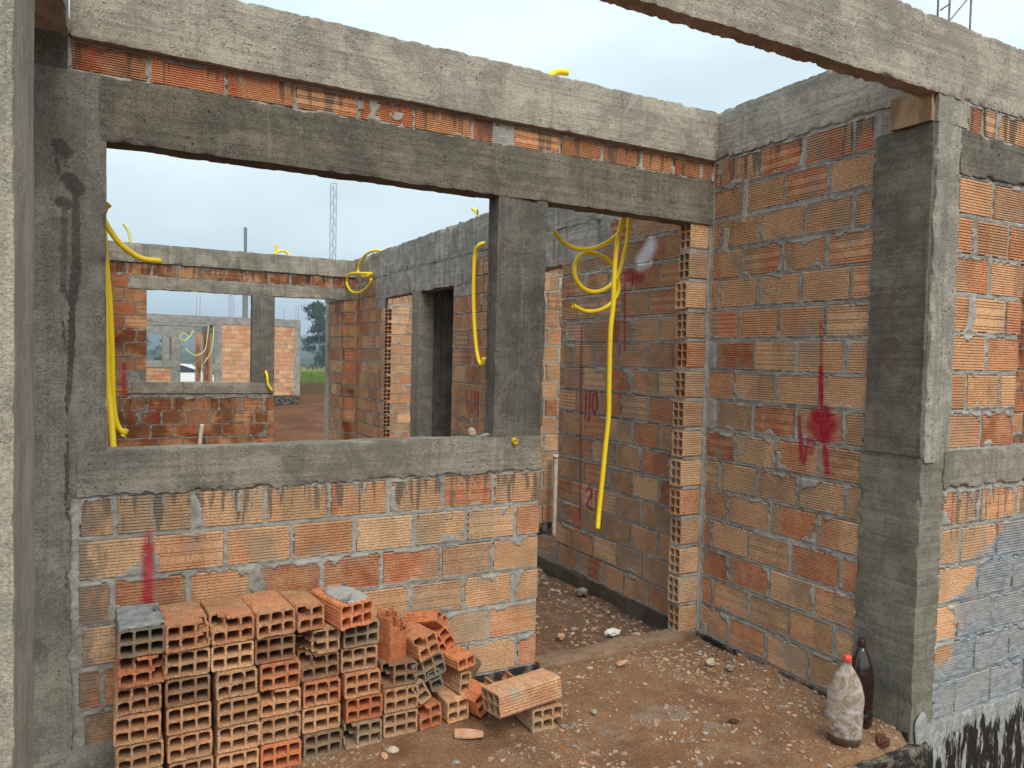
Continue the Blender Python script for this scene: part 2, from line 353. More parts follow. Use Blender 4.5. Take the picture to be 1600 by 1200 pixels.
M['far'] = concrete_mat('far_house_concrete', (.34, .335, .31), (.22, .215, .20), streak=.4, pit=.2, seed=31)
M['brickA'] = brick_mat('ribbed_clay_window_wall', 'A', [(.93, .17, .8)], film=.55, caked=(0, -2.80, 1))
M['brickT'] = brick_mat('ribbed_clay_lintel_course', '', [(2.48, .13, .7)], film=.2, tint=(1.05, .88, .8))
M['brickX'] = brick_mat('ribbed_clay_right_wall', 'X', [(2.50, .2, .8)], film=.65)
M['brickG'] = brick_mat('ribbed_clay_living_room', 'X', [(2.36, .45, .6)], film=.35)
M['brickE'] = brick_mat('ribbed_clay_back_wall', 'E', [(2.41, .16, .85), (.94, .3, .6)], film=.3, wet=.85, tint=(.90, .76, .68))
M['brickC'] = brick_mat('ribbed_clay_outer_wall', '', [(2.5, .22, .8), (.96, .22, .75)], film=.25, tint=(1.05, 1., .96), wash=True)
M['brickH'] = brick_mat('clay_far_house', '', None, film=.1, tint=(1.08, 1.05, 1.05))
M['brickP'] = brick_mat('loose_hollow_clay', '', None, film=.25, local=True, dirt=.45, tint=(.99, .90, .86))
M['brickPw'] = brick_mat('weathered_pale_clay', '', None, film=.6, local=True, tint=(.88, 1.02, 1.08), dirt=.3)
M['brickPg'] = brick_mat('cement_caked_clay', '', None, film=1.0, local=True, tint=(.55, .62, .68), dirt=.2)
M['brickPr'] = brick_mat('red_hollow_clay', '', None, film=.1, local=True, tint=(1.05, .62, .5), dirt=.4)
M['mortarA'] = mortar_mat('mortar_window_wall', 'A'); M['mortarX'] = mortar_mat('mortar_right_wall', 'X')
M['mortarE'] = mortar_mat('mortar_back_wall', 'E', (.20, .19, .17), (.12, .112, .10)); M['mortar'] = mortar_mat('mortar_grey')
M['mortarC'] = mortar_mat('mortar_outer_wall', '', wash=True)
M['slurry'] = mortar_mat('cement_wash', '', (.30, .315, .335), (.21, .22, .235))
def tar_mat():
    m = NM('tar_coating', .6, .4); P = m.pos()
    st = m.noise(P, 1, 5, .7, (26, 26, 5.5)); k = m.ramp(st, .49, .56)
    z = m.sep(P)[2]
    up = m.ramp(z, -.12, .02, 0., .22)
    k = m.ramp(m.math('ADD', st, up), .52, .60)
    c = m.mix(k, (.014, .014, .015), m.mix(m.ramp(m.noise(P, 30, 4, .7), .4, .65), (.24, .24, .235), (.38, .385, .38))); return m.fin(c, m.bump(m.noise(P, 60, 4), .006, .6), m.ramp(k, 0, 1, .5, .9))
M['tarwash'] = tar_mat()
m = NM('tar_black', .65, .4); P = m.pos(); M['tar'] = m.fin(m.mix(m.ramp(m.noise(P, 14, 5, .7), .46, .60), (.016, .015, .015), (.16, .13, .10)), m.bump(m.noise(P, 70, 4), .01, .7))
def soil(name, cols, wetp=.5, peb=True):
    m = NM(name, .93, .2); P = m.pos(); c = m.mix(m.ramp(m.noise(P, 1.6, 5, .6), .35, .65), cols[0], cols[1])
    c = m.mix(m.ramp(m.noise(P, 7, 6, .7), .45, .65, 0, .8), c, cols[2])
    c = m.mix(m.ramp(m.noise(P, 4.1, 4, .6), .60, .68, 0, .55), c, cols[3])
    g = m.noise(P, 120, 4, .75); c = m.mix(m.ramp(g, .35, .7, 0, .7), c, tuple(v*.45 for v in cols[1]))
    if peb:
        v = m.vor(P, 110); pc = m.cramp(m.sep(v.outputs['Color'])[0], [(0., (.30, .17, .10)), (.4, (.40, .29, .20)), (.7, (.22, .20, .18)), (1., (.50, .42, .34))])
        k = m.math('MULTIPLY', m.ramp(v.outputs['Distance'], .42, .30), m.ramp(m.noise(P, 5, 4, .7), .46, .6)); c = m.mix(m.math('MULTIPLY', k, .6), c, pc)
    c = m.mix(m.ramp(m.noise(P, 2.6, 5, .65), .52, .62, 0, .5), c, (.62, .56, .5), 'MULTIPLY')
    b = m.bump(g, .004, .9); b = m.bump(m.noise(P, 34, 5, .7), .012, .8, b)
    if peb: b = m.bump(k, .006, .8, b)
    return m.fin(c, b)
M['soil'] = soil('porch_dirt', [(.29, .155, .082), (.205, .10, .052), (.345, .20, .115), (.31, .29, .26)])
M['soil2'] = soil('room_dirt', [(.20, .11, .065), (.15, .075, .042), (.24, .15, .10), (.26, .235, .21)])
M['mud'] = soil('red_mud', [(.135, .052, .034), (.095, .036, .024), (.17, .07, .045), (.15, .065, .045)], peb=False)
m = NM('conduit_yellow', .42, .5); P = m.pos()
M['yellow'] = m.fin(m.mix(m.ramp(m.noise(P, 30, 3), .4, .7, 0, .35), (.95, .68, .008), (.80, .55, .02)), m.bump(m.noise(P, 1, 0, .5, (330, 330, 330)), .0008, .6))
m = NM('conduit_sunfaded', .6, .4); M['yellow2'] = m.fin((.62, .60, .22))
m = NM('pvc_white', .4, .5); M['pvc'] = m.fin(m.mix(m.ramp(m.noise(m.pos(), 20, 3), .4, .7), (.62, .58, .52), (.45, .41, .36)))
m = NM('board_wood', .75, .3); P = m.pos(); w = m.noise(P, 1, 5, .65, (9, 9, 60), .5)
m = NM('board_wood', .75, .3); P = m.pos(); w = m.noise(P, 1, 5, .65, (70, 9, 6), .7); M['wood'] = m.fin(m.mix(m.ramp(w, .35, .65), (.22, .13, .06), (.42, .29, .16)), m.bump(w, .002, .5))
m = NM('steel_rod', .7, .5); M['steel'] = m.fin(m.mix(m.ramp(m.noise(m.pos(), 50, 3), .4, .6), (.16, .13, .12), (.25, .21, .19)))
m = NM('galvanised', .5, .5); M['galv'] = m.fin((.34, .36, .38))
m = NM('utility_pole', .9, .2); M['pole'] = m.fin((.20, .21, .21))

# ------------------------------------------------------------------ ribbed brick face (unit length, scaled along x)
def ribbed(name, mat, ribs=12, h=.138, d=.0022, bands=False, depth=.088, plain=False):
    pr = [(-.0, 0.)]; p = h/ribs
    for i in range(ribs):
        z0 = i*p
        if bands and i % (ribs//3) in (ribs//3-1, 0) and 0 < i < ribs-1: continue
        if i: pr += [(0, z0-.22*p), (d*1.9, z0-.04*p), (d*1.9, z0+.12*p), (0, z0+.26*p)]
    pr.append((0, h)); pr = [(0, 0.)]+pr[1:] if not plain else [(0, 0.), (0, h)]
    V = []; F = []
    c = .003
    pr = [(.004, 0.), (0, .003)]+[q for q in pr[1:-1] if .004 < q[1] < h-.004]+[(0, h-.003), (.004, h)]
    n = len(pr)
    for x in (0., 1.): V += [(x, y, z) for y, z in pr]+[(x, depth, h), (x, depth, 0)]
    k = n+2
    for i in range(k): j = (i+1) % k; F.append((i, k+i, k+j, j))
    F.append(tuple(range(k))); F.append(tuple(range(k, 2*k))[::-1])
    me = bpy.data.meshes.new(name); me.from_pydata(V, [], [f for f in F]); me.materials.append(mat); me.update(); return me
_rb = {}
def rib_variant(mat):
    if mat.name not in _rb:
        _rb[mat.name] = [ribbed('brick_face', mat, 12), ribbed('brick_face', mat, 14, d=.0018), ribbed('brick_face', mat, 12, bands=True), ribbed('brick_face', mat, 12, d=.0026), ribbed('brick_face', mat, 6, d=.001)]
    L = _rb[mat.name]; return random.choice(L[:4]*6+L[4:])

# ------------------------------------------------------------------ hollow brick: prism cells, any of which can be broken off
def hollow(name, mat, nx=3, ny=2, Wd=.14, H=.092, L=.24, K=1, keep=None, jit=.0006, seed=0, sub=8, ribs=True):
    W1, H1 = Wd/nx, H/ny; pts = {}; P2 = []; cells = []; hole_e = set()
    def key(x, y, tagk=0):
        k = (round(x*20000), round(y*20000), tagk)
        if k not in pts: pts[k] = len(P2); P2.append((x, y))
        return pts[k]
    n = 4*sub
    for i in range(nx):
        for j in range(ny):
            x0, y0 = i*W1-Wd/2, j*H1; O = []
            for s_, (ax, ay, bx, by) in enumerate([(x0, y0, x0+W1, y0), (x0+W1, y0, x0+W1, y0+H1), (x0+W1, y0+H1, x0, y0+H1), (x0, y0+H1, x0, y0)]):
                for q in range(sub): t = q/sub; O.append((ax+(bx-ax)*t, ay+(by-ay)*t))
            I = []; cx, cy = x0+W1/2, y0+H1/2
            tl = .0078 if i == 0 else .0036; tr = .0078 if i == nx-1 else .0036; tb = .0078 if j == 0 else .0036; tt = .0078 if j == ny-1 else .0036
            hx0, hx1, hy0, hy1 = x0+tl, x0+W1-tr, y0+tb, y0+H1-tt; hx, hy = (hx1-hx0)/2, (hy1-hy0)/2; mx_, my_ = (hx0+hx1)/2, (hy0+hy1)/2
            for q in range(n):
                x, y = O[q]; ux = (x-cx)/(W1/2); uy = (y-cy)/(H1/2); nn = 5.5
                rr = (abs(ux)**nn+abs(uy)**nn)**(1/nn); I.append((mx_+ux/rr*hx, my_+uy/rr*hy))
            oi = []
            for q, (x, y) in enumerate(O): oi.append(key(x, y))
            ii = [key(x, y, 1+i*10+j) for x, y in I]
            for q in range(n):
                r_ = (q+1) % n; cells.append((oi[q], oi[r_], ii[r_], ii[q]))
    P2 = np.array(P2)
    if ribs:   # grooves along the length on the outer faces
        for a in range(len(P2)):
            x, y = P2[a]; g = .0023
            ox = abs(abs(x)-Wd/2) < 1e-6; oy = y < 1e-6 or abs(y-H) < 1e-6
            if ox and oy: P2[a] = (x-math.copysign(.0035, x), y+(.0035 if y < 1e-6 else -.0035)); continue
            if ox and int(round(y/(H1/sub))) % 2: P2[a, 0] -= math.copysign(g, x)
            if oy and int(round((x+Wd/2)/(W1/sub))) % 2: P2[a, 1] += g if y < 1e-6 else -g
    ys = np.linspace(0, L, K+1); nc = len(cells); nP = len(P2)
    cen = np.array([[P2[list(c)].mean(0)[0], 0, P2[list(c)].mean(0)[1]] for c in cells])
    kp = np.ones((nc, K), bool)
    if keep:
        for k in range(K):
            C_ = cen.copy(); C_[:, 1] = (ys[k]+ys[k+1])/2; kp[:, k] = keep(C_)
    em = {}
    for ci, c in enumerate(cells):
        for q in range(4):
            a, b = c[q], c[(q+1) % 4]; em.setdefault((min(a, b), max(a, b)), []).append(ci)
    F = []
    for k in range(K):
        for ci, c in enumerate(cells):
            if not kp[ci, k]: continue
            lo = [k*nP+v for v in c]; hi = [(k+1)*nP+v for v in c]
            if k == 0 or not kp[ci, k-1]: F.append(tuple(lo))
            if k == K-1 or not kp[ci, k+1]: F.append(tuple(hi[::-1]))
            for q in range(4):
                a, b = c[q], c[(q+1) % 4]; nb = [x for x in em[(min(a, b), max(a, b))] if x != ci]
                if not nb or not kp[nb[0], k]: F.append((lo[(q+1) % 4], lo[q], hi[q], hi[(q+1) % 4]))
    V = np.zeros((nP*(K+1), 3))
    for k in range(K+1): V[k*nP:(k+1)*nP, 0] = P2[:, 0]; V[k*nP:(k+1)*nP, 2] = P2[:, 1]; V[k*nP:(k+1)*nP, 1] = ys[k]
    D = np.stack([fbm(V, 30, seed+s, 3) for s in range(3)], 1)*jit*2.5 + np.stack([vn(V, 260, seed+9+s) for s in range(3)], 1)*jit
    if keep: D += np.stack([vn(V, 150, seed+19+s) for s in range(3)], 1)*.0012
    V = V+D; F = np.array(F); used, inv = np.unique(F, return_inverse=True)
    return mesh_np(name, V[used], inv.reshape(F.shape), mat)

# ------------------------------------------------------------------ wall builder
def mortar_sheet(name, u0, u1, z0, z1, bricks, mat, cell=.007, seed=0, smear=.35, runs=None, clip=None, wash=None):
    """one sheet: flush in the joints, sunk behind each brick, squeezed over brick edges in patches. local x=u, y=into wall"""
    nu = int((u1-u0)/cell)+1; nz_ = int((z1-z0)/cell)+1
    U, Z = np.meshgrid(np.linspace(u0, u1, nu), np.linspace(z0, z1, nz_), indexing='ij'); u, z = U.ravel(), Z.ravel()
    P = np.stack([u, z, np.full_like(u, seed*3.7)], 1)
    wob = fbm(P, 22, seed, 3)*.006+vn(P, 90, seed+5)*.0025
    d = np.full(u.shape, -1.)                     # depth inside a brick rectangle
    for (a, b, c, e) in bricks:
        m_ = (u > a) & (u < b) & (z > c) & (z < e)
        if m_.any():
            dd = np.minimum(np.minimum(u[m_]-a, b-u[m_]), np.minimum(z[m_]-c, e-z[m_])); d[m_] = dd
    big = fbm(P, 4.5, seed+30, 3); sm = fbm(P*np.array([1.3, .8, 1]), 9, seed+40, 3)
    lim = .0030+np.maximum(-.002, wob*.9)+np.maximum(0, sm-.26)*.06*(smear/.35)+np.maximum(0, big-.42)*.14*(smear/.35)
    over = (d > 0) & (d < lim)
    if runs is not None:                           # slurry that ran down the face
        for zt, ln, dens, wd in runs:
            rr = np.random.default_rng(seed+int(zt*100)); nr = int((u1-u0)*dens)
            for k in range(nr):
                uc = rr.uniform(u0, u1); l_ = ln*rr.uniform(.15, 1)**1.6; w_ = wd*rr.uniform(.5, 1.8)
                s_ = np.clip((zt-z)/max(l_, .01), 0, 1)
                over |= (np.abs(u-uc-vn(np.stack([z*0+uc*9, z, z*0], 1), 12, seed)*.006) < w_*(1.05-s_**3)*.5) & (z > zt-l_) & (z < zt+.03) & (d > 0)
            over |= (z > zt-.012-.022*np.maximum(0, fbm(P, 16, seed+77, 3)+.2)) & (z < zt+.02) & (d > 0)
    if wash is not None: over |= wash(u, z, P)
    y = np.where(d < 0, .0042+.0055*fbm(P, 30, seed+33, 3)+.0016*vn(P, 140, seed+8), .03)
    y = np.where(over, -.0012-.0022*np.abs(fbm(P, 55, seed+9, 2)), y)
    inside = (y > .02)
    idx = np.arange(nu*nz_).reshape(nu, nz_); Q = np.stack([idx[:-1, :-1], idx[1:, :-1], idx[1:, 1:], idx[:-1, 1:]], -1).reshape(-1, 4)
    Q = Q[~inside[Q].all(1)]
    if clip is not None:
        C_ = np.stack([u[Q].mean(1), z[Q].mean(1)], 1); Q = Q[~clip(C_[:, 0], C_[:, 1])]
    used, inv = np.unique(Q, return_inverse=True)
    V = np.stack([u, y, z], 1)[used]
    return mesh_np(name, V, inv.reshape(Q.shape), mat, True)
def bond(u0, u1, off, L=.2545, g=.020, minw=.03):
    r = []; a = off-math.ceil((off-u0)/L+1)*L
    while a < u1:
        p = max(a+g/2, u0); q = min(a+L-g/2+random.uniform(-.003, .003), u1)
        if q-p > minw: r.append((p, q))
        a += L
    return r
def from_joints(u0, u1, js, g=.0195, L=.2545):
    js = sorted(js); js = [j for j in js if u0+.02 < j < u1-.02] if js else []
    if js:
        while js[0]-L > u0+.03: js.insert(0, js[0]-L)
        while js[-1]+L < u1-.03: js.append(js[-1]+L)
    e = [u0-g/2]+js+[u1+g/2]; return [(e[i]+g/2, e[i+1]-g/2) for i in range(len(e)-1) if e[i+1]-e[i] > .04]
def lay(parent, rows, mat, h=.138, jig=.0012):
    """rows: list of (z, [(u0,u1)], height); one object per brick"""
    out_ = []
    for z, bs, hh in rows:
        for a, b in bs:
            me = rib_variant(mat); out_.append((a, b, z, z+hh))
            link('brick', me, parent, (a, random.uniform(-jig, jig), z), (random.uniform(-.003, .003), 0, random.uniform(-.004, .004)), (b-a, 1, hh/.138))
    return out_
def core(parent, boxes, mat):
    for a, b, c, e in boxes:
        mb = MB(); mb.box((a, .012, c), (b, .080, e)); o = link('mortar_core', mb.mesh('mortar_core', mat), parent)
    return o

# ================================================================== WALL A : wall with the big window and the doorway
cA = .153
wallA = empty('brick_wall', (0, 0, 0), label='brick wall under the big window opening with red paint line, loose bricks stacked against it', cat='wall')
JA = {0: [-1.111], 1: [-1.264], 2: [-1.638, -1.386, -1.136], 3: [-2.762, -2.513, -2.265, -2.018, -1.765, -1.498, -1.247],
      4: [-2.637, -2.382, -2.135, -1.882, -1.625, -1.377, -1.133], 5: [-2.753, -2.495, -2.238, -1.988, -1.741, -1.494, -1.248]}
rows = []; ends = [-2.845, -2.86, -2.85, -2.862, -2.862, -2.858]
for k in range(6): rows.append((k*cA+.009, from_joints(ends[k], -1.006+random.uniform(-.006, .004), JA[k]), .1335))
BA = lay(wallA, rows, M['brickA'])
link('mortar', mortar_sheet('mortar', -2.90, -1.012, -.01, .935, BA, M['mortarA'], .0062, 3, .5, runs=[(.925, .16, 16, .012)]), wallA)
core(wallA, [(-2.9, -1.02, 0, .93)], M['mortarA'])
link('sill', rough_box('sill', (-2.872, -.006, .918), (-1.004, .092, 1.077), .009, .005, M['sill'], 5, .006, ragged=(2, 0, .024)), wallA)
mb = []                                             # small cement drips and crumbs on the sill top
# stub of the wall right of the doorway: hollow brick ends show in the jamb
stub = empty('brick_pier', (0, 0, 0), label='narrow pier of hollow bricks, open holes showing, right jamb of the near doorway', cat='pier')
HB = hollow('hollow_half_brick', M['brickX'], 3, 2, .138, .088, .135, 1)
for k in range(14):
    z = k*.1545+.008; o = link('brick', HB, stub)
    # length along +x from the jamb, 14 cm face upright, 9 cm thick into the wall
    sx = -.147+random.uniform(-.012, .010)
    o.matrix_local = Matrix.Translation((sx, .001+random.uniform(-.002, .003), z+.069)) @ Matrix(((0, 1, 0, 0), (0, 0, 1, 0), (1, 0, 0, 0), (0, 0, 0, 1)))
for k in range(15):
    z = k*.1545-.010; link('mortar_joint', rough_box('mortar_joint', (-.140, .004, max(z, 0)), (-.004, .086, min(z+.0195, 2.148)), .009, .005, M['mortarX'], 300+k, .004), stub)
link('mortar', rough_box('mortar', (-.020, .006, .0), (-.004, .086, 2.15), .012, .004, M['mortarX'], 8, .002), stub)
link('corner_joint', rough_box('corner_joint', (-.022, -.004, .0), (.002, .02, 2.15), .009, .006, M['mortarX'], 9, .004), stub)
# course of flat bricks between lintel and beam
top = empty('brick_course', (0, 0, 0), label='single course of thin ribbed bricks between the long beam and the window lintel', cat='brick course')
jt = [-2.654, -2.399, -2.145, -1.896, -1.656, -1.393, -1.185, -.941, -.709, -.474, -.27, -.084]
BT = lay(top, [(2.380, from_joints(-2.885, -.004, jt, .013, 9), .098)], M['brickT'])
BT = [b for b in BT]
link('mortar', mortar_sheet('mortar', -2.90, 0., 2.365, 2.482, BT, M['mortarA'], .0062, 13, .12, runs=[(2.478, .09, 6, .010)],
     wash=lambda u, z, P: ((u > -1.295) & (u < -1.185) & (fbm(P, 14, 3, 3) > -.35)) | ((u > -1.86) & (u < -1.70) & (fbm(P, 18, 5, 3) > .05))), top)
core(top, [(-2.9, 0, 2.37, 2.48)], M['mortarA'])
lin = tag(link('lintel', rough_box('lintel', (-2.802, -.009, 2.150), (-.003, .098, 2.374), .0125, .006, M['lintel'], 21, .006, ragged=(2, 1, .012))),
          'long dark rough concrete lintel over the big window and the near doorway', 'lintel')
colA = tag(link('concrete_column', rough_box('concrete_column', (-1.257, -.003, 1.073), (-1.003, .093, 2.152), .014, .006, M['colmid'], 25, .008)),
           'short dark concrete column standing on the sill between the big window and the near doorway', 'column')
colL = empty('concrete_column', (0, 0, 0), label='grey concrete column with dark drip stains left of the big window', cat='column')
link('upper_shaft', rough_box('upper_shaft', (-3.35, -.004, .915), (-2.784, .095, 2.372), .014, .006, M['colleft'], 31, .008), colL)
link('lower_shaft', rough_box('lower_shaft', (-3.35, -.010, -.30), (-2.885, .095, .925), .014, .010, M['colleft'], 33, .014), colL)
link('top_shaft', rough_box('top_shaft', (-3.35, .004, 2.366), (-2.888, .09, 2.50), .016, .006, M['lintel'], 34, .008), colL)
beamA = tag(link('concrete_beam', rough_box('concrete_beam', (-2.893, -.030, 2.476), (-.002, .115, 2.722), .0125, .004, M['beam'], 41, .008, ragged=(2, 1, .006))),
            'long pale concrete beam running along the top over the big window', 'beam')

# ================================================================== RIGHT-HAND WALL (plane x = 0): local u = -y, local y = +x
RX = (0, 0, -math.pi/2)
cB = .155
wallB = empty('brick_wall', (0, 0, 0), RX, label='porch side wall of ribbed bricks with red paint blob and runs, behind both bottles', cat='wall')
JB = {15: [.056, .325, .581, .835], 14: [.236, .471, .717], 13: [.066, .34, .595, .85], 12: [.22, .474, .724], 11: [.071, .335, .592, .846], 10: [.212, .468, .726], 9: [.062, .32, .579, .836],
      8: [.204, .466, .718], 7: [.077, .328, .592, .845], 6: [.218, .472, .723], 5: [.117, .37, .615, .861], 4: [.184, .454, .72], 3: [.071, .324, .586, .841], 2: [.207, .467, .724], 1: [.098, .348, .59, .836], 0: [.215, .461, .713]}
rows = []
for k in range(16): rows.append((k*cB+.010+(.003*math.sin(k*1.9)), from_joints(.008, .94+random.uniform(-.008, .01), JB[k]), .1335))
BB = lay(wallB, rows, M['brickX'])
def washB(u, z, P):
    r = (np.abs(u-.228-.008*vn(P, 12, 3)) < .022+.012*fbm(P, 14, 4, 2)) & (z > 2.13) & (z < 2.345)
    r |= (np.abs(u-.105) < .024+.01*fbm(P, 14, 5, 2)) & (z > 1.99) & (z < 2.12)
    r |= (u < .055+.03*fbm(P, 9, 6, 3)) & (((z > 1.40) & (z < 1.53)) | ((z > 1.08) & (z < 1.24)) | (z < .06))
    r |= (u < .016+.008*fbm(P, 20, 7, 2))
    return r
link('mortar', mortar_sheet('mortar', 0., .965, -.01, 2.50, BB, M['mortarX'], .0066, 51, .42, runs=[(2.478, .13, 12, .010)], wash=washB), wallB)
core(wallB, [(0, .965, 0, 2.48)], M['mortarX'])
tag(link('concrete_beam', rough_box('concrete_beam', (-.004, -1.13, 2.482), (.125, .118, 2.726), .0135, .005, M['beam2'], 45, .010, ragged=(2, 0, .010))),
    'pale concrete beam on top of the porch side wall, meeting the long beam', 'beam')

# wall D: continues behind the doorway
wallD = empty('brick_wall', (0, 0, 0), RX, label='hall wall with red sprayed 110 and white paint patch, seen through the near doorway', cat='wall')
rows = []
offs = [0, .13]
for k in range(15):
    z = k*.1545+.004
    if z+.138 > 2.33: break
    hi = -.92 if z > 2.08 else -1.455
    rows.append((z, bond(hi+random.uniform(-.012, .012) if z > 2.08 else hi+random.uniform(-.01, .006), -.09, -1.40+offs[k % 2]+random.uniform(-.03, .03)), .134))
BD = lay(wallD, rows, M['brickX'])
link('mortar', mortar_sheet('mortar', -1.46, -.085, -.02, 2.34, BD, M['mortarX'], .0085, 61, .45), wallD)
core(wallD, [(-1.44, -.0, -.02, 2.10), (-.94, 0, 2.1, 2.35)], M['mortarX'])
# wall G: living room side wall beyond the second opening
wallG = empty('brick_wall', (0, 0, 0), RX, label='living room side wall with two openings, seen through the right of the big window', cat='wall')
rows = []; cG = .1535
for k in range(16):
    z = k*cG-.02; bs = []
    if z < 2.0 and z+.138 < 2.10:
        bs += bond(-3.32, -2.30, -3.0+offs[k % 2]+random.uniform(-.03, .03)); bs += bond(-6.392, -5.385, -6.1+offs[k % 2]+random.uniform(-.03, .03))
    elif z+.138 < 2.38:
        bs += bond(-2.94, -2.30, -3.0+offs[k % 2]); bs += bond(-6.392, -5.60, -6.1+offs[k % 2])
    rows.append((z, bs, .138))
BG = lay(wallG, rows, M['brickG'])
link('mortar', mortar_sheet('mortar', -6.4, -2.29, -.03, 2.36, BG, M['mortarX'], .014, 71, .35, clip=lambda u, z: ((u > -5.25) & (u < -3.325) & (z < 2.36)) | ((u > -5.6) & (u < -2.95) & (z > 2.10))), wallG)
core(wallG, [(-6.39, -5.38, 0, 2.36), (-3.31, -2.31, 0, 2.36)], M['mortarX'])
HB2 = hollow('hollow_brick_end', M['brickG'], 3, 2, .138, .088, .12, 1, sub=4)
for k in range(13):                                   # open ends in the far jamb, facing the camera
    o = link('brick', HB2, wallG); z = k*cG-.02
    o.matrix_local = Matrix.Translation((-5.255, .001, z+.069)) @ Matrix(((0, -1, 0, 0), (0, 0, 1, 0), (1, 0, 0, 0), (0, 0, 0, 1)))
tag(link('concrete_beam', rough_box('concrete_beam', (-.006, 1.0, 2.335), (.125, 6.52, 2.635), .03, .010, M['gbeam'], 47, .012)),
    'stained grey concrete beam with peeling cement along the top of the living room side wall', 'beam')
linG = empty('lintel', (0, 0, 0), label='concrete lintel streaked with runs over the living room side openings', cat='lintel')
link('lintel_band', rough_box('lintel_band', (-.001, 2.955, 2.082), (.118, 5.60, 2.345), .022, .008, M['gbeam'], 48, .008), linG)
link('lintel_band', rough_box('lintel_band', (-.001, .96, 2.085), (.118, 2.31, 2.345), .022, .008, M['gbeam'], 49, .008), linG)
tag(link('concrete_post', rough_box('concrete_post', (-.006, 4.150, -.2), (.15, 4.37, 2.09), .025, .004, M['sill'], 50, .006)),
    'slim concrete post between the dark doorway and the narrow opening beyond it', 'post')
# dark bathroom behind the dark doorway: closed walls and slab
bath = empty('bathroom_enclosure', (0, 0, 0), label='dark unlit small room with concrete walls and slab behind the narrow doorway', cat='room')
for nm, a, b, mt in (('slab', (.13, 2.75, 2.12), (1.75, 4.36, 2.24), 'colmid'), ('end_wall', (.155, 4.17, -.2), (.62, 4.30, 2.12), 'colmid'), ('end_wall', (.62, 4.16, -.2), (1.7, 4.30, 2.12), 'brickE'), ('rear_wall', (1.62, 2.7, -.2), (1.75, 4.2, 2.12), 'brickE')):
    link(nm, rough_box(nm, a, b, .06, .006, M[mt], 55, .006), bath)
# wall behind the hall opening (right strip beside the column) and the far room wall
wallS = empty('brick_wall', (0, 2.58, 0), label='brick wall with black tarred foot glimpsed between the short column and the hall wall', cat='wall')
rows = [(k*.1545+.01, bond(.13, 1.4, .3+offs[k % 2]), .138) for k in range(15)]
BS = lay(wallS, rows, M['brickG'])
link('mortar', mortar_sheet('mortar', .12, 1.4, -.02, 2.34, BS, M['mortarX'], .014, 81, .4), wallS); core(wallS, [(.13, 1.4, 0, 2.35)], M['mortarX'])
link('tarred_foot', rough_box('tarred_foot', (.12, -.012, -.4), (1.4, .09, .0), .03, .004, M['tar'], 82), wallS)
wallF = empty('brick_wall', (.1, 8.2, 0), label='far room brick wall seen through the narrow opening of the living room side wall', cat='wall')
rows = [(k*.1545-.1, bond(.4, 2.2, .5+offs[k % 2]+random.uniform(-.03, .03)), .138) for k in range(16)]
BF = lay(wallF, rows, M['brickG']); link('mortar', mortar_sheet('mortar', .4, 2.2, -.1, 2.36, BF, M['mortarX'], .02, 83, .2), wallF); core(wallF, [(.4, 2.2, -.1, 2.36)], M['mortarX'])
link('wall_plate', rough_box('wall_plate', (.3, 0, 2.36), (2.3, .1, 2.62), .05, .006, M['gbeam'], 84), wallF)

# ================================================================== WALL E : back wall of the living room (y = 6.4)
wallE = empty('brick_wall', (0, 6.4, 0), label='back wall of the living room with its own window and door opening', cat='wall')
rows = []
for k in range(16):
    z = k*.1535-.03; bs = []
    if z+.138 < .945: bs += bond(-2.765, -1.0, -2.5+offs[k % 2]+random.uniform(-.03, .03))
    elif z < 1.10 or z > 2.06 and z < 2.13: bs += bond(-2.765, -2.585, -2.5+offs[k % 2])
    elif z < 2.1: bs += bond(-2.765, -2.398, -2.5+offs[k % 2])
    if z+.138 < 2.26 and z < 2.12: bs.append((-.140+random.uniform(-.012, .01), -.004))
    rows.append((z, bs, .138))
rows.append((2.262, bond(-2.765, -.004, -2.6), .128))
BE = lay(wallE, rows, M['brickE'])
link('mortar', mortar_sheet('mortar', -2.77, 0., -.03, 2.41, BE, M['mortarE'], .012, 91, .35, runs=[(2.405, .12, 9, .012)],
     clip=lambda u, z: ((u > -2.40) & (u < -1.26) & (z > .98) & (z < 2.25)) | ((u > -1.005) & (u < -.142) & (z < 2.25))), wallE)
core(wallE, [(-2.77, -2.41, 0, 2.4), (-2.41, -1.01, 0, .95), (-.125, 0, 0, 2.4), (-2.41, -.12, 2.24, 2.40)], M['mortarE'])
link('sill', rough_box('sill', (-2.585, -.008, .935), (-.998, .1, 1.065), .02, .006, M['ebeam'], 92, .006), wallE)
linE = tag(link('lintel', rough_box('lintel', (-2.585, 6.393, 2.108), (.0, 6.5, 2.256), .02, .008, M['ebeam'], 93, .008)), 'rough concrete lintel with a ragged dark underside over the back wall openings', 'lintel')
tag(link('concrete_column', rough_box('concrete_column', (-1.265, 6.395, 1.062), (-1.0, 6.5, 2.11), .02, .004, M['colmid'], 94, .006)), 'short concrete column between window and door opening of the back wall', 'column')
tag(link('concrete_beam', rough_box('concrete_beam', (-2.80, 6.38, 2.40), (-.004, 6.52, 2.612), .02, .008, M['ebeam'], 95, .008)), 'grey concrete beam on top of the back wall of the living room', 'beam')
# left living room wall, seen edge-on
wallL = empty('brick_wall', (0, 0, 0), label='left living room wall, only a sliver showing beside the column', cat='wall')
link('wall_body', rough_box('wall_body', (-2.95, .45, -.1), (-2.802, 6.38, 2.42), .12, .006, M['brickE'], 96), wallL)
link('wall_plate', rough_box('wall_plate', (-2.95, .15, 2.42), (-2.80, 6.38, 2.60), .06, .006, M['ebeam'], 97), wallL)
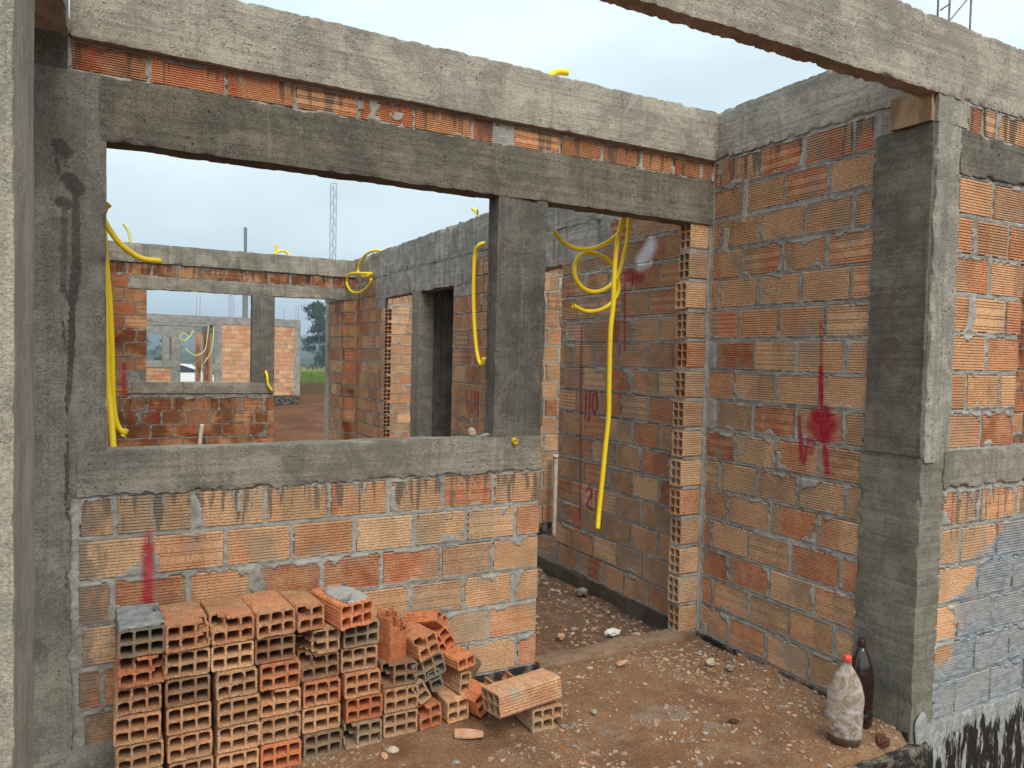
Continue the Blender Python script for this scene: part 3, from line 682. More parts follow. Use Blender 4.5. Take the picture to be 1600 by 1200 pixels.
# back porch beyond the back door
bp = empty('brick_wall', (0, 0, 0), RX, label='short brick wall of the back porch receding behind the back door opening', cat='wall')
rows = [(k*.1535-.03, bond(-7.12, -6.56, -7.0+offs[k % 2]), .138) for k in range(14)]
b_ = empty('brick_holder'); bpl = lay(bp, rows, M['brickG']); bpd = mortar_sheet('mortar', -7.13, -6.55, -.03, 2.13, bpl, M['mortarX'], .02, 98, .2)
bpo = link('mortar', bpd, bp); bpdc = core(bp, [(-7.12, -6.56, 0, 2.13)], M['mortarX']); bp.location = (-.14, 0, 0)
bpy.data.objects.remove(b_)
tag(link('concrete_post', rough_box('concrete_post', (-.150, 7.15, -.4), (.0, 7.32, 2.11), .03, .003, M['colfore'], 99, .004)), 'plain grey concrete post at the end of the back porch wall', 'post')
tag(link('concrete_beam', rough_box('concrete_beam', (-.150, 6.53, 2.115), (.0, 7.34, 2.30), .04, .004, M['ebeam'], 100)), 'concrete beam over the back porch side wall', 'beam')

# ================================================================== RIGHT COLUMN, PORCH BEAM, OUTER WALL C (y = -1.2)
colR = empty('concrete_column', (.08, -1.08, 0), label='thick two-tone concrete column at the right corner of the porch, bottles at its foot', cat='column')
def child(nm, me): return link(nm, me, colR, (-.08, 1.08, 0))
child('shaft', rough_box('shaft', (-.010, -1.194, 1.085), (.055, -.948, 2.372), .012, .004, M['coldark'], 101, .006))
child('shaft_face', rough_box('shaft_face', (.004, -1.2045, 1.06), (.160, -1.05, 2.372), .012, .008, M['colface'], 103, .014))
child('lower_shaft', rough_box('lower_shaft', (-.004, -1.199, -.08), (.138, -.930, 1.095), .012, .006, M['collow'], 105, .010))
th_ = np.linspace(0, 2*math.pi, 28, endpoint=False); V_ = [(.050, -1.2125, -.005)]+[(.050+k*.036*math.cos(a)*(1+.12*math.sin(3*a)), -1.2125+.006*(k == 1)+.001*math.sin(5*a), -.005+k*.085*math.sin(a)*(1+.1*math.sin(2*a+1))) for k in (.5, .85, 1) for a in th_]
mb = MB(); mb.add(V_, [(0, 1+i, 1+(i+1) % 28) for i in range(28)]+[(1+r_*28+i, 29+r_*28+i, 29+r_*28+(i+1) % 28, 1+r_*28+(i+1) % 28) for r_ in (0, 1) for i in range(28)]); child('trowelled_patch', mb.mesh('trowelled_patch', M['slurry'], True))
board = tag(link('formwork_board', rough_box('formwork_board', (-.022, -1.19, 2.376), (.0, -1.018, 2.50), .02, .002, M['wood'], 107, .004), None), 'brown wooden board left in the gap above the right column', 'board')
tag(link('cement_packing', rough_box('cement_packing', (.002, -1.202, 2.374), (.195, -.96, 2.48), .02, .003, M['colface'], 108, .004)), 'grey cement packing beside the wooden board above the right column', 'packing')
tag(link('concrete_beam', rough_box('concrete_beam', (-3.5, -1.205, 2.478), (.142, -1.135, 2.758), .0125, .004, M['porch'], 109, .009, ragged=(2, 0, .006))),
    'pale concrete beam spanning the porch opening high in the foreground', 'beam')
tag(link('concrete_beam', rough_box('concrete_beam', (.145, -1.203, 2.475), (2.2, -1.06, 2.756), .0155, .006, M['porch'], 111, .012)),
    'concrete beam over the outer wall at the far right, carrying steel rods', 'beam')
wallC = empty('brick_wall', (0, -1.2, 0), label='outer wall at far right, grey cement wash and black tar on its lower part', cat='wall')
zc = lambda k: k*.1555+.017
JC = {13: [.392], 12: [.279, .52], 11: [.391], 10: [.272, .52], 9: [.39], 8: [.268, .505], 7: [.379]}
rows = []
for k in range(14):
    if k == 6: continue
    u1 = {13: 1.6, 12: 1.6, 11: .640, 10: .632, 9: .626, 8: .619, 7: .612}.get(k, 1.6)
    rows.append((zc(k)+.009, from_joints(.165-.0025*(13-k), u1, JC.get(k, [.27+offs[k % 2]])), .1345))
rows.append((2.365, from_joints(.20, 1.6, [.30, .40, .66], .02), .108))
BC = lay(wallC, rows, M['brickC'])
wv = lambda u, z: ((u > .62) & (z > zc(7)+.0) & (z < zc(12)-.004)) | ((z > zc(6)+.01) & (z < zc(7)-.012)) | ((z > 2.21) & (z < 2.345))
link('mortar', mortar_sheet('mortar', .13, 1.6, -.01, 2.49, BC, M['mortarC'], .0066, 113, .45, runs=[(2.478, .12, 18, .012), (.955, .14, 18, .012)], clip=wv), wallC)
core(wallC, [(.15, 1.6, 0, .95), (.15, .60, 1.1, 1.90), (.15, 1.6, 1.9, 2.48)], M['mortar'])
link('sill', rough_box('sill', (.135, -.007, .955), (1.6, .10, zc(7)-.004), .014, .006, M['sill'], 115, .008, ragged=(2, 0, .012)), wallC)
link('lintel', rough_box('lintel', (.150, -.007, 2.195), (1.6, .10, 2.362), .014, .010, M['lintel'], 116, .014, ragged=(2, 0, .006)), wallC)
link('tarred_foot', rough_box('tarred_foot', (.088, -.005, -.62), (1.6, .10, .012), .012, .004, M['tarwash'], 117, ragged=(2, 1, .02)), wallC)
# inner room wall seen through the outer window opening
wallI = empty('brick_wall', (0, 0, 0), label='inner brick wall barely visible through the outer window opening at the right edge', cat='wall')
rows = [(k*.1545+.05, bond(1.9, 4.2, 2.+offs[k % 2]), .138) for k in range(15)]
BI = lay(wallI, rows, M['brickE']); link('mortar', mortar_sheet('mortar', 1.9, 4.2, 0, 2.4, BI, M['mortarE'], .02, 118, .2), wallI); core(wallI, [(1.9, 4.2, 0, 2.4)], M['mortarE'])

# foreground column and the beam on the left
tag(link('concrete_column', rough_box('concrete_column', (-3.20, -1.265, -.4), (-2.935, -.812, 2.95), .02, .003, M['colfore'], 121, .006)), 'foreground concrete column filling the left edge of the picture', 'column')
tag(link('concrete_beam', rough_box('concrete_beam', (-3.15, -.806, 2.476), (-2.896, -.036, 2.73), .0155, .005, M['porch'], 123, .010)), 'short concrete beam at upper left running back from the foreground column', 'beam')

# foundations
link('footing', rough_box('footing', (-3.35, -.075, -.45), (-2.26, .09, .03), .016, .012, M['colleft'], 126, .03), colL)
tag(link('foundation', rough_box('foundation', (-2.25, -.016, -.45), (-1.0, .10, -.003), .02, .004, M['tar'], 125, ragged=(2, 1, .003))), 'black tarred foundation strip under the wall with the big window', 'foundation')
fB = tag(link('foundation', rough_box('foundation', (-.013, -1.19, -.45), (.12, .0, -.004), .016, .005, M['tar'], 127, ragged=(2, 1, .004))), 'black tarred foundation strip under the porch side wall', 'foundation')
tag(link('foundation', rough_box('foundation', (-.012, .095, -.45), (.12, 2.4, -.006), .02, .006, concrete_mat('foundation_dirty', (.15, .12, .09), (.075, .058, .043), streak=.1, pit=.5, seed=44), 129)), 'dark brown dirty foundation strip under the hall wall', 'foundation')
tag(link('threshold', rough_box('threshold', (-1.0, -.014, -.3), (-.015, .10, .004), .016, .012, concrete_mat('threshold_dirty', (.30, .20, .135), (.22, .135, .085), streak=.0, pit=.3, seed=40), 131, .02)), 'low concrete threshold covered with brown dirt in the near doorway', 'threshold')
tag(link('foundation', rough_box('foundation', (-3.4, -1.232, -.62), (.085, -1.19, -.05), .012, .014, M['tar'], 133, .03)), 'black tarred front edge of the porch floor at the bottom right', 'foundation')

# ================================================================== GROUND
def grid_ground(name, x0, x1, y0, y1, cell, zf, mat, hole=None):
    nx = int((x1-x0)/cell)+1; ny = int((y1-y0)/cell)+1
    X, Y = np.meshgrid(np.linspace(x0, x1, nx), np.linspace(y0, y1, ny), indexing='ij'); x, y = X.ravel(), Y.ravel()
    z = zf(x, y); i = np.arange(nx*ny).reshape(nx, ny); Q = np.stack([i[:-1, :-1], i[1:, :-1], i[1:, 1:], i[:-1, 1:]], -1).reshape(-1, 4)
    return tag(link(name, mesh_np(name, np.stack([x, y, z], 1), Q, mat, True)), kind='structure')
def zporch(x, y):
    P = np.stack([x, y, x*0], 1); z = -.036+.006*fbm(P, 5, 1, 3)+.0035*fbm(P, 38, 2, 3)
    nr = np.exp(-np.maximum(0, -x)/.09)*(y < -.30)+.35*np.exp(-np.maximum(0, -x)/.06)+.55*np.exp(-np.maximum(0, -y)/.06)*(x > -1.05)
    z += nr*(.016+.014*fbm(P, 12, 3, 3))
    z += .02*np.exp(-((x+.1)**2+(y+1.1)**2)/.02)
    z -= np.clip((-1.165-y)/.04, 0, 1)*.05
    return z
grid_ground('porch_floor', -3.6, .0, -1.215, -.004, .0125, zporch, M['soil'])
def zroom(x, y):
    P = np.stack([x, y, x*0], 1); return -.10+.012*fbm(P, 4, 5, 3)+.006*fbm(P, 30, 6, 3)+.035*np.exp(-np.maximum(0, y-.09)/.10)*(.5+.5*fbm(P, 9, 7, 2)) + .03*np.exp(-np.maximum(0, -x)/.08)*(.4+fbm(P, 14, 8, 2))*(x < 0)
grid_ground('room_floor', -2.96, 1.6, .03, 6.6, .022, zroom, M['soil2'])
def terr(x, y):
    P = np.stack([x, y, x*0], 1); d = np.hypot(x, y)
    z = -.44+.03*fbm(P, .9, 11, 4)-np.clip(y-22, 0, 60)*.018
    bank = np.clip((y-28.5-.6*vn(P, .4, 2))/3.2, 0, 1)*np.clip((x-2.)/2., 0, 1); bank = bank*bank*(3-2*bank)
    z = z+bank*(1.02+.12*fbm(P, .7, 13, 3))
    z -= np.clip(d-45, 0, 260)*.012
    return z
ang = np.concatenate([np.linspace(-math.pi, math.pi, 241)]); rad = np.concatenate([[0.01], np.geomspace(1.0, 70, 150), np.geomspace(75, 3000, 30)])
A_, R_ = np.meshgrid(ang, rad, indexing='ij'); x = (R_*np.sin(A_)).ravel(); y = (R_*np.cos(A_)).ravel(); i = np.arange(x.size).reshape(A_.shape)
Q = np.stack([i[:-1, :-1], i[:-1, 1:], i[1:, 1:], i[1:, :-1]], -1).reshape(-1, 4)
m = NM('terrain_ground', .95, .15); P = m.pos(); s_ = m.sep(P)
mudc = m.mix(m.ramp(m.noise(P, .8, 6, .7), .35, .65), (.12, .046, .02), (.21, .092, .044)); mudc = m.mix(m.ramp(m.noise(P, 9, 5, .7), .4, .7, 0, .7), mudc, (.060, .022, .016))
gr = m.mix(m.ramp(m.noise(P, 1.4, 5, .7), .4, .62), (.075, .12, .022), (.13, .17, .035)); fld = m.mix(m.ramp(m.noise(P, .3, 4), .4, .6), (.22, .22, .10), (.14, .17, .06))
far_ = m.ramp(s_[1], 38, 46); k = m.math('MULTIPLY', m.ramp(m.math('ADD', s_[2], m.math('MULTIPLY', m.noise(P, 1.2, 4), .5)), .28, .5), m.ramp(s_[1], 27, 29))
k = m.math('MULTIPLY', k, m.math('GREATER_THAN', s_[0], 1.5)); k = m.math('MAXIMUM', k, m.ramp(s_[1], 55, 70)); k = m.math('MAXIMUM', k, m.ramp(m.vm('LENGTH', P), 60, 80))
slope = m.math('MULTIPLY', m.math('MULTIPLY', m.ramp(m.math('ADD', s_[2], m.math('MULTIPLY', m.noise(P, 1.2, 4), .3)), -.35, -.15), m.ramp(s_[1], 27.5, 28.5)), m.math('GREATER_THAN', s_[0], 1.5)); mudc = m.mix(slope, mudc, m.mix(m.noise(P, 3, 5, .7), (.05, .035, .018), (.10, .06, .03)))
M['terrain'] = m.fin(m.mix(k, mudc, m.mix(far_, gr, fld)), m.bump(m.noise(P, 7, 6, .7), .06, .8))
tag(link('mud_ground', mesh_np('mud_ground', np.stack([x, y, terr(x, y)], 1), Q, M['terrain'], True)), kind='structure')
# hills: a ridge ring of wooded slopes
ang = np.linspace(-math.pi, math.pi, 361); rad = np.linspace(260, 1500, 40); A_, R_ = np.meshgrid(ang, rad, indexing='ij')
x = (R_*np.sin(A_)).ravel(); y = (R_*np.cos(A_)).ravel(); P = np.stack([x, y, x*0], 1); t = np.clip((R_.ravel()-270)/760, 0, 1)
z = -6+t**.8*(27+26*fbm(P, 1/300, 21, 4)+10*fbm(P, 1/60, 22, 3))+3.*fbm(P, 1/18, 25, 2)*(t > 0)
i = np.arange(x.size).reshape(A_.shape); Q = np.stack([i[:-1, :-1], i[:-1, 1:], i[1:, 1:], i[1:, :-1]], -1).reshape(-1, 4)
m = NM('wooded_hill', .95, .1); P = m.pos(); n_ = m.noise(P, .09, 6, .75)
M['hill'] = m.fin(m.mix(m.ramp(n_, .38, .62), (.030, .055, .025), (.075, .105, .045)), m.bump(n_, 8, 1.))
tag(link('hills', mesh_np('hills', np.stack([x, y, z], 1), Q, M['hill'], True)), kind='structure')
# stones, crumbs and brick dust on the floor: thousands, nobody could count them
def stones(name, n, area, zf, rmin, rmax, mats, dens=None, seed=0):
    rg = np.random.default_rng(seed); t = (1+5**.5)/2
    I = np.array([(-1, t, 0), (1, t, 0), (-1, -t, 0), (1, -t, 0), (0, -1, t), (0, 1, t), (0, -1, -t), (0, 1, -t), (t, 0, -1), (t, 0, 1), (-t, 0, -1), (-t, 0, 1)])/1.9
    F = np.array([(0, 11, 5), (0, 5, 1), (0, 1, 7), (0, 7, 10), (0, 10, 11), (1, 5, 9), (5, 11, 4), (11, 10, 2), (10, 7, 6), (7, 1, 8), (3, 9, 4), (3, 4, 2), (3, 2, 6), (3, 6, 8), (3, 8, 9), (4, 9, 5), (2, 4, 11), (6, 2, 10), (8, 6, 7), (9, 8, 1)])
    X = rg.uniform(area[0], area[1], n*4); Y = rg.uniform(area[2], area[3], n*4)
    if dens is not None:
        k = rg.uniform(0, 1, n*4) < dens(X, Y); X, Y = X[k], Y[k]
    X, Y = X[:n], Y[:n]; n = len(X); r = rmin*(rmax/rmin)**(rg.uniform(0, 1, n)**5.5)
    V = I[None]*rg.uniform(.6, 1.35, (n, 12, 1))*r[:, None, None]*np.stack([rg.uniform(.7, 1.5, n), rg.uniform(.7, 1.5, n), rg.uniform(.4, .8, n)], 1)[:, None]
    a = rg.uniform(0, 6.3, n); c, s_ = np.cos(a)[:, None], np.sin(a)[:, None]
    V = np.stack([V[..., 0]*c-V[..., 1]*s_, V[..., 0]*s_+V[..., 1]*c, V[..., 2]], -1); V += np.stack([X, Y, zf(X, Y)+r*.22], 1)[:, None]
    FF = (F[None]+np.arange(n)[:, None, None]*12).reshape(-1, 3)
    return mesh_np(name, V.reshape(-1, 3), FF, mats, False, np.repeat(rg.choice(len(mats), n, p=[.58, .10, .22, .10]), 20))
def flat(nm, a, b, sc=20, ro=.9):
    m = NM(nm, ro, .2); return m.fin(m.mix(m.ramp(m.noise(m.pos(), sc, 4, .6), .35, .65), a, b), m.bump(m.noise(m.pos(), sc*4, 3), .004, .6))
PM = [flat('pebble_brown', (.24, .145, .09), (.36, .235, .16)), flat('pebble_brick', (.42, .21, .12), (.52, .31, .20)), flat('pebble_grey', (.22, .195, .17), (.34, .305, .265)), flat('pebble_pale', (.38, .30, .22), (.48, .40, .31))]
dp = lambda x, y: np.clip(.07+.9*np.exp(-np.maximum(0, -x)/.22)+.75*np.exp(-np.maximum(0, -y)/.13)+.45*(fbm(np.stack([x, y, x*0], 1), 3, 4, 3) > .12), 0, 1)
tag(link('floor_rubble', stones('floor_rubble', 15000, (-2.9, -.01, -1.18, -.03), zporch, .0014, .012, PM, dp, 1)), 'loose grit, pebbles and brick crumbs strewn over the porch floor', kind='stuff')
dr = lambda x, y: np.clip(.2+.9*np.exp(-np.maximum(0, -x)/.30)+.4*np.exp(-np.maximum(0, y-.1)/.15), 0, 1)
tag(link('room_rubble', stones('room_rubble', 5500, (-1.3, -.02, .12, 1.9), zroom, .002, .018, PM, dr, 2)), 'loose stones and rubble on the hall floor beyond the near doorway', kind='stuff')

# single larger fragments
def chunk(name, loc, r, mat, label, cat, sc=(1, 1, .6), seed=0, fr=1.4):
    n = 14; V = []; 
    th, ph = np.meshgrid(np.linspace(0, math.pi, n), np.linspace(0, 2*math.pi, 2*n, endpoint=False), indexing='ij')
    P = np.stack([np.sin(th)*np.cos(ph), np.sin(th)*np.sin(ph), np.cos(th)], -1).reshape(-1, 3)
    d = 1+.45*fbm(P, fr, seed, 3)+.12*vn(P, 6, seed+3); V = P*d[:, None]*r*np.array(sc); m2 = 2*n
    Q = [(a*m2+b, (a+1)*m2+b, (a+1)*m2+(b+1) % m2, a*m2+(b+1) % m2) for a in range(n-1) for b in range(m2)]
    return tag(link(name, mesh_np(name, V, np.array(Q), mat, False), None, loc, (0, 0, seed)), label, cat)
chunk('mortar_lump', (-.315, .335, -.07), .034, flat('lump_white', (.62, .60, .56), (.75, .73, .70)), 'white lump of dried plaster on the hall floor near the threshold', 'lump', (1.3, .8, .55), 3, 3)
chunk('brick_fragment', (-.60, .42, -.075), .022, PM[1], 'small orange brick fragment on the hall floor left of the white lump', 'brick fragment', (1.4, .9, .6), 4)
chunk('mortar_lump', (-.085, .985, -.06), .030, PM[2], 'grey stone lying against the foot of the hall wall', 'stone', (1.3, .9, .7), 5)
chunk('brick_fragment', (-1.344, .035, 1.098), .019, PM[3], 'pale lump of brick sitting on the window sill left of the short column', 'brick fragment', (1, .9, 1.0), 6)
chunk('mortar_lump', (-1.275, .035, 1.082), .022, M['slurry'], 'dark grey blob of cement on the sill at the foot of the short column', 'lump', (1.6, .8, .4), 7)
chunk('brick_fragment', (-1.885, -.42, -.026), .014, PM[1], 'pinkish brick chip on the dirt in front of the sixth brick column', 'brick fragment', (1.5, .8, .6), 8)
chunk('brick_fragment', (-1.845, -.40, -.024), .018, PM[3], 'pale brick chip lying beside the pinkish chip before the stack', 'brick fragment', (1.2, .8, .6), 9)
chunk('mud_clod', (-.13, -1.17, -.015), .028, M['mud'], 'dark red clod of mud at the porch edge right of the bottles', 'clod', (1.3, .9, .7), 10, 3)
chunk('mud_clod', (-1.00, -.47, -.024), .012, PM[2], 'grey pebble on the dirt right of the two separate bricks', 'stone', (1.2, 1, .7), 11)
chunk('mud_clod', (-.52, -.78, -.028), .014, M['mud'], 'small dark clod in the middle of the porch floor', 'clod', (1.6, 1, .4), 12)
chunk('stone', (-.21, -.31, -.015), .020, PM[3], 'whitish stone close to the foot of the porch side wall', 'stone', (1.2, 1, .8), 13)
chunk('stone', (-.17, -.40, -.015), .016, PM[2], 'smaller pale grey stone beside the whitish one by the porch side wall', 'stone', (1.2, 1, .8), 14)
chunk('stone', (.0+3.05, 15.2, -.40), .09, flat('chalk', (.7, .7, .68), (.8, .8, .8)), 'white stone on the red mud outside, seen through the back door', 'stone', (1, 1, .9), 15)
chunk('brick_fragment', (4.6, 14.8, -.42), .05, PM[3], 'small pale crumb on the red mud right of the white stone', 'brick fragment', (1.4, 1, .5), 16)
# flat broken shell of a brick on the dirt
mb = MB(); V = []; F = []
for i in range(7):
    t = i/6
    for s_ in (-1, 1): 
        for k in (0, 1): V.append((-.055+.11*t, s_*(.014+.008*math.sin(t*3)), .004+.016*(1-t)*(s_ > 0)+k*.006))
for i in range(6):
    a = i*4; b = a+4; F += [(a, b, b+2, a+2), (a+1, a+3, b+3, b+1), (a, a+1, b+1, b), (a+2, b+2, b+3, a+3)]
F += [(0, 2, 3, 1), (24, 25, 27, 26)]; mb.add(V, F)
tag(link('brick_shard', mb.mesh('brick_shard', PM[1]), None, (-1.545, -.42, -.03), (.1, -.05, -.45)), 'long curved orange shard of brick lying on the dirt before the heap', 'brick fragment')
tag(link('brick_shard', mb.mesh('brick_shard', PM[1]), None, (-.60, -.13, -.022), (0, 0, .35), (.8, .6, .6)), 'thin pale sliver of brick on the dirt just before the threshold', 'brick fragment')

# ================================================================== THE STACK OF LOOSE HOLLOW BRICKS
def cut_plane(p, nrm, rough=.012, seed=0, cells=None):
    p = np.array(p); nrm = np.array(nrm, float); nrm /= np.linalg.norm(nrm)
    return lambda C: ((C-p)@nrm+rough*fbm(C, 35, seed, 3)) < 0
def ball(p, r, seed=0):
    p = np.array(p); return lambda C: np.linalg.norm((C-p)*np.array([1, .7, 1]), axis=1)+.010*fbm(C, 45, seed, 3) > r
def both(*f): return lambda C: np.all([g(C) for g in f], axis=0)
mats = {'t': M['brickP'], 'g': M['brickPg'], 'r': M['brickPr'], 'w': M['brickPw']}
VAR = {}
def var(kind, mt):
    k = (kind, mt)
    if k in VAR: return VAR[k]
    m = mats[mt]; h = lambda **q: hollow('hollow_brick', m, **q)
    VAR[k] = {'a': lambda: h(seed=1), 'b': lambda: h(seed=2, jit=.0011), 'c': lambda: h(seed=3, jit=.0014, Wd=.137),
      'tl': lambda: h(K=8, keep=ball((-.062, -.005, .085), .042, 4), seed=4),             # bite in upper left front corner
      'tr': lambda: h(K=8, keep=both(ball((.07, -.01, .05), .034, 5), ball((.066, .02, .085), .026, 6)), seed=5),
      'tlr': lambda: h(K=8, keep=both(ball((-.055, -.004, .088), .040, 6), ball((.066, 0, .062), .034, 7)), seed=6),
      'br': lambda: h(K=6, keep=both(cut_plane((.052, 0, .012), (1, 0, -1.2), .002, 8)), seed=7),
      'l': lambda: h(K=8, keep=both(cut_plane((-.030, .05, 0), (-1, -.45, -.1), .016, 9)), seed=8),   # left column of holes gone at the front
      'ls': lambda: h(K=8, keep=both(ball((-.07, -.02, .05), .050, 10)), seed=9),
      'top': lambda: h(K=8, keep=both(cut_plane((0, 0, .047), (.1, .0, 1), .006, 11), ball((-.07, 0, .05), .045, 3)), seed=10),
      '22': lambda: h(nx=2, Wd=.098, K=6, keep=cut_plane((0, .22, 0), (0, 1, .2), .03, 12), seed=11),
      '22b': lambda: h(nx=2, Wd=.098, K=8, keep=both(ball((-.05, 0, .095), .03, 14), cut_plane((0, .2, 0), (.2, 1, 0), .03, 13)), seed=12),
      '21': lambda: h(nx=2, ny=1, Wd=.094, H=.052, K=8, keep=both(cut_plane((0, .16, 0), (0, 1, .2), .02, 15)), seed=13),
      '12': lambda: h(nx=1, ny=2, Wd=.056, K=8, keep=cut_plane((0, .17, 0), (.1, 1, .4), .03, 16), seed=14),
      'up': lambda: h(nx=2, ny=2, Wd=.09, L=.19, K=14, keep=both(cut_plane((0, .155, .04), (.35, 1, .35), .040, 18)), seed=15),
      'slab': lambda: h(nx=3, ny=1, Wd=.13, H=.05, L=.15, K=8, keep=both(cut_plane((0, 0, .012), (.05, 0, 1), .012, 19)), seed=16)}[kind]()
    return VAR[k]
G1 = 'hollow bricks stacked against the wall'
ORD = ['lowest', 'second from bottom', 'third from bottom', 'fourth from bottom', 'fifth from bottom', 'topmost']
CN = ['leftmost', 'second', 'third', 'fourth', 'fifth', 'sixth', 'seventh']
MAT_W = {'t': 'tan', 'g': 'grey cement-stained', 'r': 'reddish'}
BRK = {'tl': ', upper left corner broken', 'tr': ', right side chipped open', 'tlr': ', both upper corners broken', 'l': ', left third broken away', 'ls': ', left side smashed in', 'br': ', lower right corner missing'}
# column -> (x centre, y front, [(kind, mat, dx, dy, yaw)] bottom to top)
STACK = [(-2.682, -.305, [('a', 't', 0, 0, 0), ('b', 't', 0, 0, .02), ('a', 't', -.004, -.004, -.01), ('c', 't', 0, .004, .02), ('tlr', 't', .008, -.008, .03), ('a', 'g', .004, 0, .03)]),
 (-2.535, -.305, [('a', 't', .01, 0, 0), ('b', 't', .008, .002, .02), ('a', 't', .003, 0, .0), ('a', 'g', -.002, .003, .03), ('b', 't', -.005, .003, -.02), ('tr', 't', -.002, -.01, .08)]),
 (-2.382, -.315, [('a', 't', .004, 0, 0), ('b', 't', .008, 0, -.02), ('a', 't', .007, -.004, .02), ('c', 't', .002, 0, .04), ('a', 't', -.012, .012, 0), ('tl', 't', -.012, .006, .06)]),
 (-2.238, -.315, [('a', 'r', .004, -.01, 0), ('b', 't', .005, 0, 0), ('tl', 't', .003, .003, -.03), ('b', 't', 0, .003, .02), ('a', 'g', -.014, .014, .02), ('c', 't', -.012, .006, .10)]),
 (-2.084, -.303, [('b', 'g', .003, -.006, .02), ('a', 't', 0, .002, 0), ('c', 't', -.002, 0, -.02), ('tl', 'g', -.006, .012, .02), ('l', 't', -.008, .002, .03), ('22b', 't', -.044, -.006, .12)]),
 (-1.930, -.296, [('ls', 'g', .004, -.006, 0), ('b', 'r', .007, .004, -.02), ('a', 't', -.002, 0, .02), ('b', 't', -.011, .014, -.02), ('a', 'g', -.008, .008, .04), ('c', 'r', -.042, -.046, .22)]),
 (-1.774, -.283, [('a', 't', 0, 0, 0), ('b', 't', 0, .002, .02), ('ls', 'g', -.002, .010, -.03)])]
G_Z = -.038
MESHCOUNT = 0
for ci, (cx, cy, bs) in enumerate(STACK):
    for k, (kd, mt, dx, dy, yw) in enumerate(bs):
        pos = 'topmost' if k == len(bs)-1 else ORD[k]
        lab = f"{MAT_W[mt]} hollow brick, {pos} in the {CN[ci]} stack column{BRK.get(kd, '')}"
        if (ci, k) == (0, 5): lab = 'hollow brick thickly caked with grey cement, on top of the leftmost column of the stack'
        if (ci, k) == (5, 5): lab = 'hollow brick turned askew, dried mortar on it, topmost in the sixth stack column'
        if (ci, k) == (3, 4): lab = 'dark grey cement-covered hollow brick, fifth from the bottom in the fourth column of the stack'
        me = var(kd, mt)
        o = link('hollow_brick', me, None, (cx+dx+random.uniform(-.002, .002), cy+dy, G_Z+k*.0947), (random.uniform(-.006, .006), random.uniform(-.008, .008), yw))
        tag(o, lab, 'brick', G1)
        top_o = o
        if (ci, k) in ((0, 5), (5, 5)):
            tp = rough_box('dried_mortar', (-.068, .004, .088), (.066, .236, .098), .008, .007, M['slurry'], 140+ci, .02) if ci == 0 else rough_box('dried_mortar', (-.045, .01, .088), (.062, .20, .097), .008, .008, mortar_mat('mortar_patchy', '', (.38, .37, .35), (.28, .25, .22)), 146, .03)
            link('dried_mortar', tp, o)
G2 = 'broken bricks heaped at the right end of the stack'
def heap(kd, mt, loc, rot, lab, g=G2):
    return tag(link('hollow_brick', var(kd, mt), None, loc, rot), lab, 'brick', g)
heap('up', 'r', (-1.80, -.150, .242), (math.pi/2, 0, .35), 'reddish brick standing upright on the seventh column, its top broken open')
bpy.context.view_layer.update()
heap('22b', 'r', (-1.647, -.285, -.036), (0, -.06, .10), 'reddish brick with four open holes on the ground right of the seventh column')
heap('22', 't', (-1.530, -.285, -.036), (0, -.02, .06), 'tan brick with four open holes on the ground, middle of the heap')
heap('12', 't', (-1.665, -.275, .070), (0, -.5, .05), 'small broken piece with one open hole wedged under the grey tilted brick')
heap('12', 'g', (-1.606, -.255, .095), (0, -.30, .0), 'narrow brick piece leaning under the right side of the grey tilted brick')
heap('b', 'g', (-1.640, -.265, .150), (0, -.27, .10), 'grey tilted hollow brick with six holes in the middle of the heap')
heap('22b', 't', (-1.655, -.285, .248), (-.05, -.24, .20), 'tan broken brick with ribbed top tilted on the summit of the heap')
heap('12', 't', (-1.490, -.255, .055), (0, .06, .15), 'brick piece with two holes one above another, standing over the four-hole brick')
heap('21', 'r', (-1.487, -.265, .165), (.0, -.06, .25), 'orange-red half brick with two open holes lying on the right slope of the heap')
heap('22b', 'r', (-1.530, -.170, .215), (-.1, -.55, .20), 'reddish shattered brick leaning behind the summit of the heap')
heap('21', 'r', (-1.565, -.175, .325), (-.25, .62, .55), 'flat red shell of a broken brick, highest piece of the heap')
heap('22', 'r', (-1.405, -.300, -.010), (0, -.42, .30), 'reddish-brown ribbed brick rolled on its edge at the right foot of the heap')
heap('22', 'g', (-1.36, -.095, .10), (-1.2, .2, .5), 'dull brick standing on end against the wall behind the heap')
heap('slab', 't', (-1.300, -.235, -.030), (0, -1.35, .12), 'thin tan brick shell standing on edge between the heap and the two separate bricks')
heap('slab', 't', (-1.205, -.200, -.036), (0, -1.2, .0), 'broken comb-like brick shell behind the horizontal brick')
G3 = 'the two bricks apart from the heap'
heap('br', 'w', (-1.240, -.500, -.036), (0, 0, -.02), 'pale hollow brick carrying the horizontal brick, lower right corner missing', G3)
bb = hollow('hollow_brick', M['brickPw'], 3, 2, .14, .092, .285, 1, seed=22)
o = tag(link('hollow_brick', bb), 'large grey-tan brick lying lengthwise across another one, flat worn top', 'brick', G3)
o.matrix_world = Matrix.Translation((-1.462, -.50, .058)) @ Matrix.Rotation(.06, 4, 'Z') @ Matrix.Rotation(-.06, 4, 'Y') @ Matrix.Rotation(-.12, 4, 'X') @ Matrix(((0, 1, 0, 0), (-1, 0, 0, .05), (0, 0, 1, 0), (0, 0, 0, 1)))

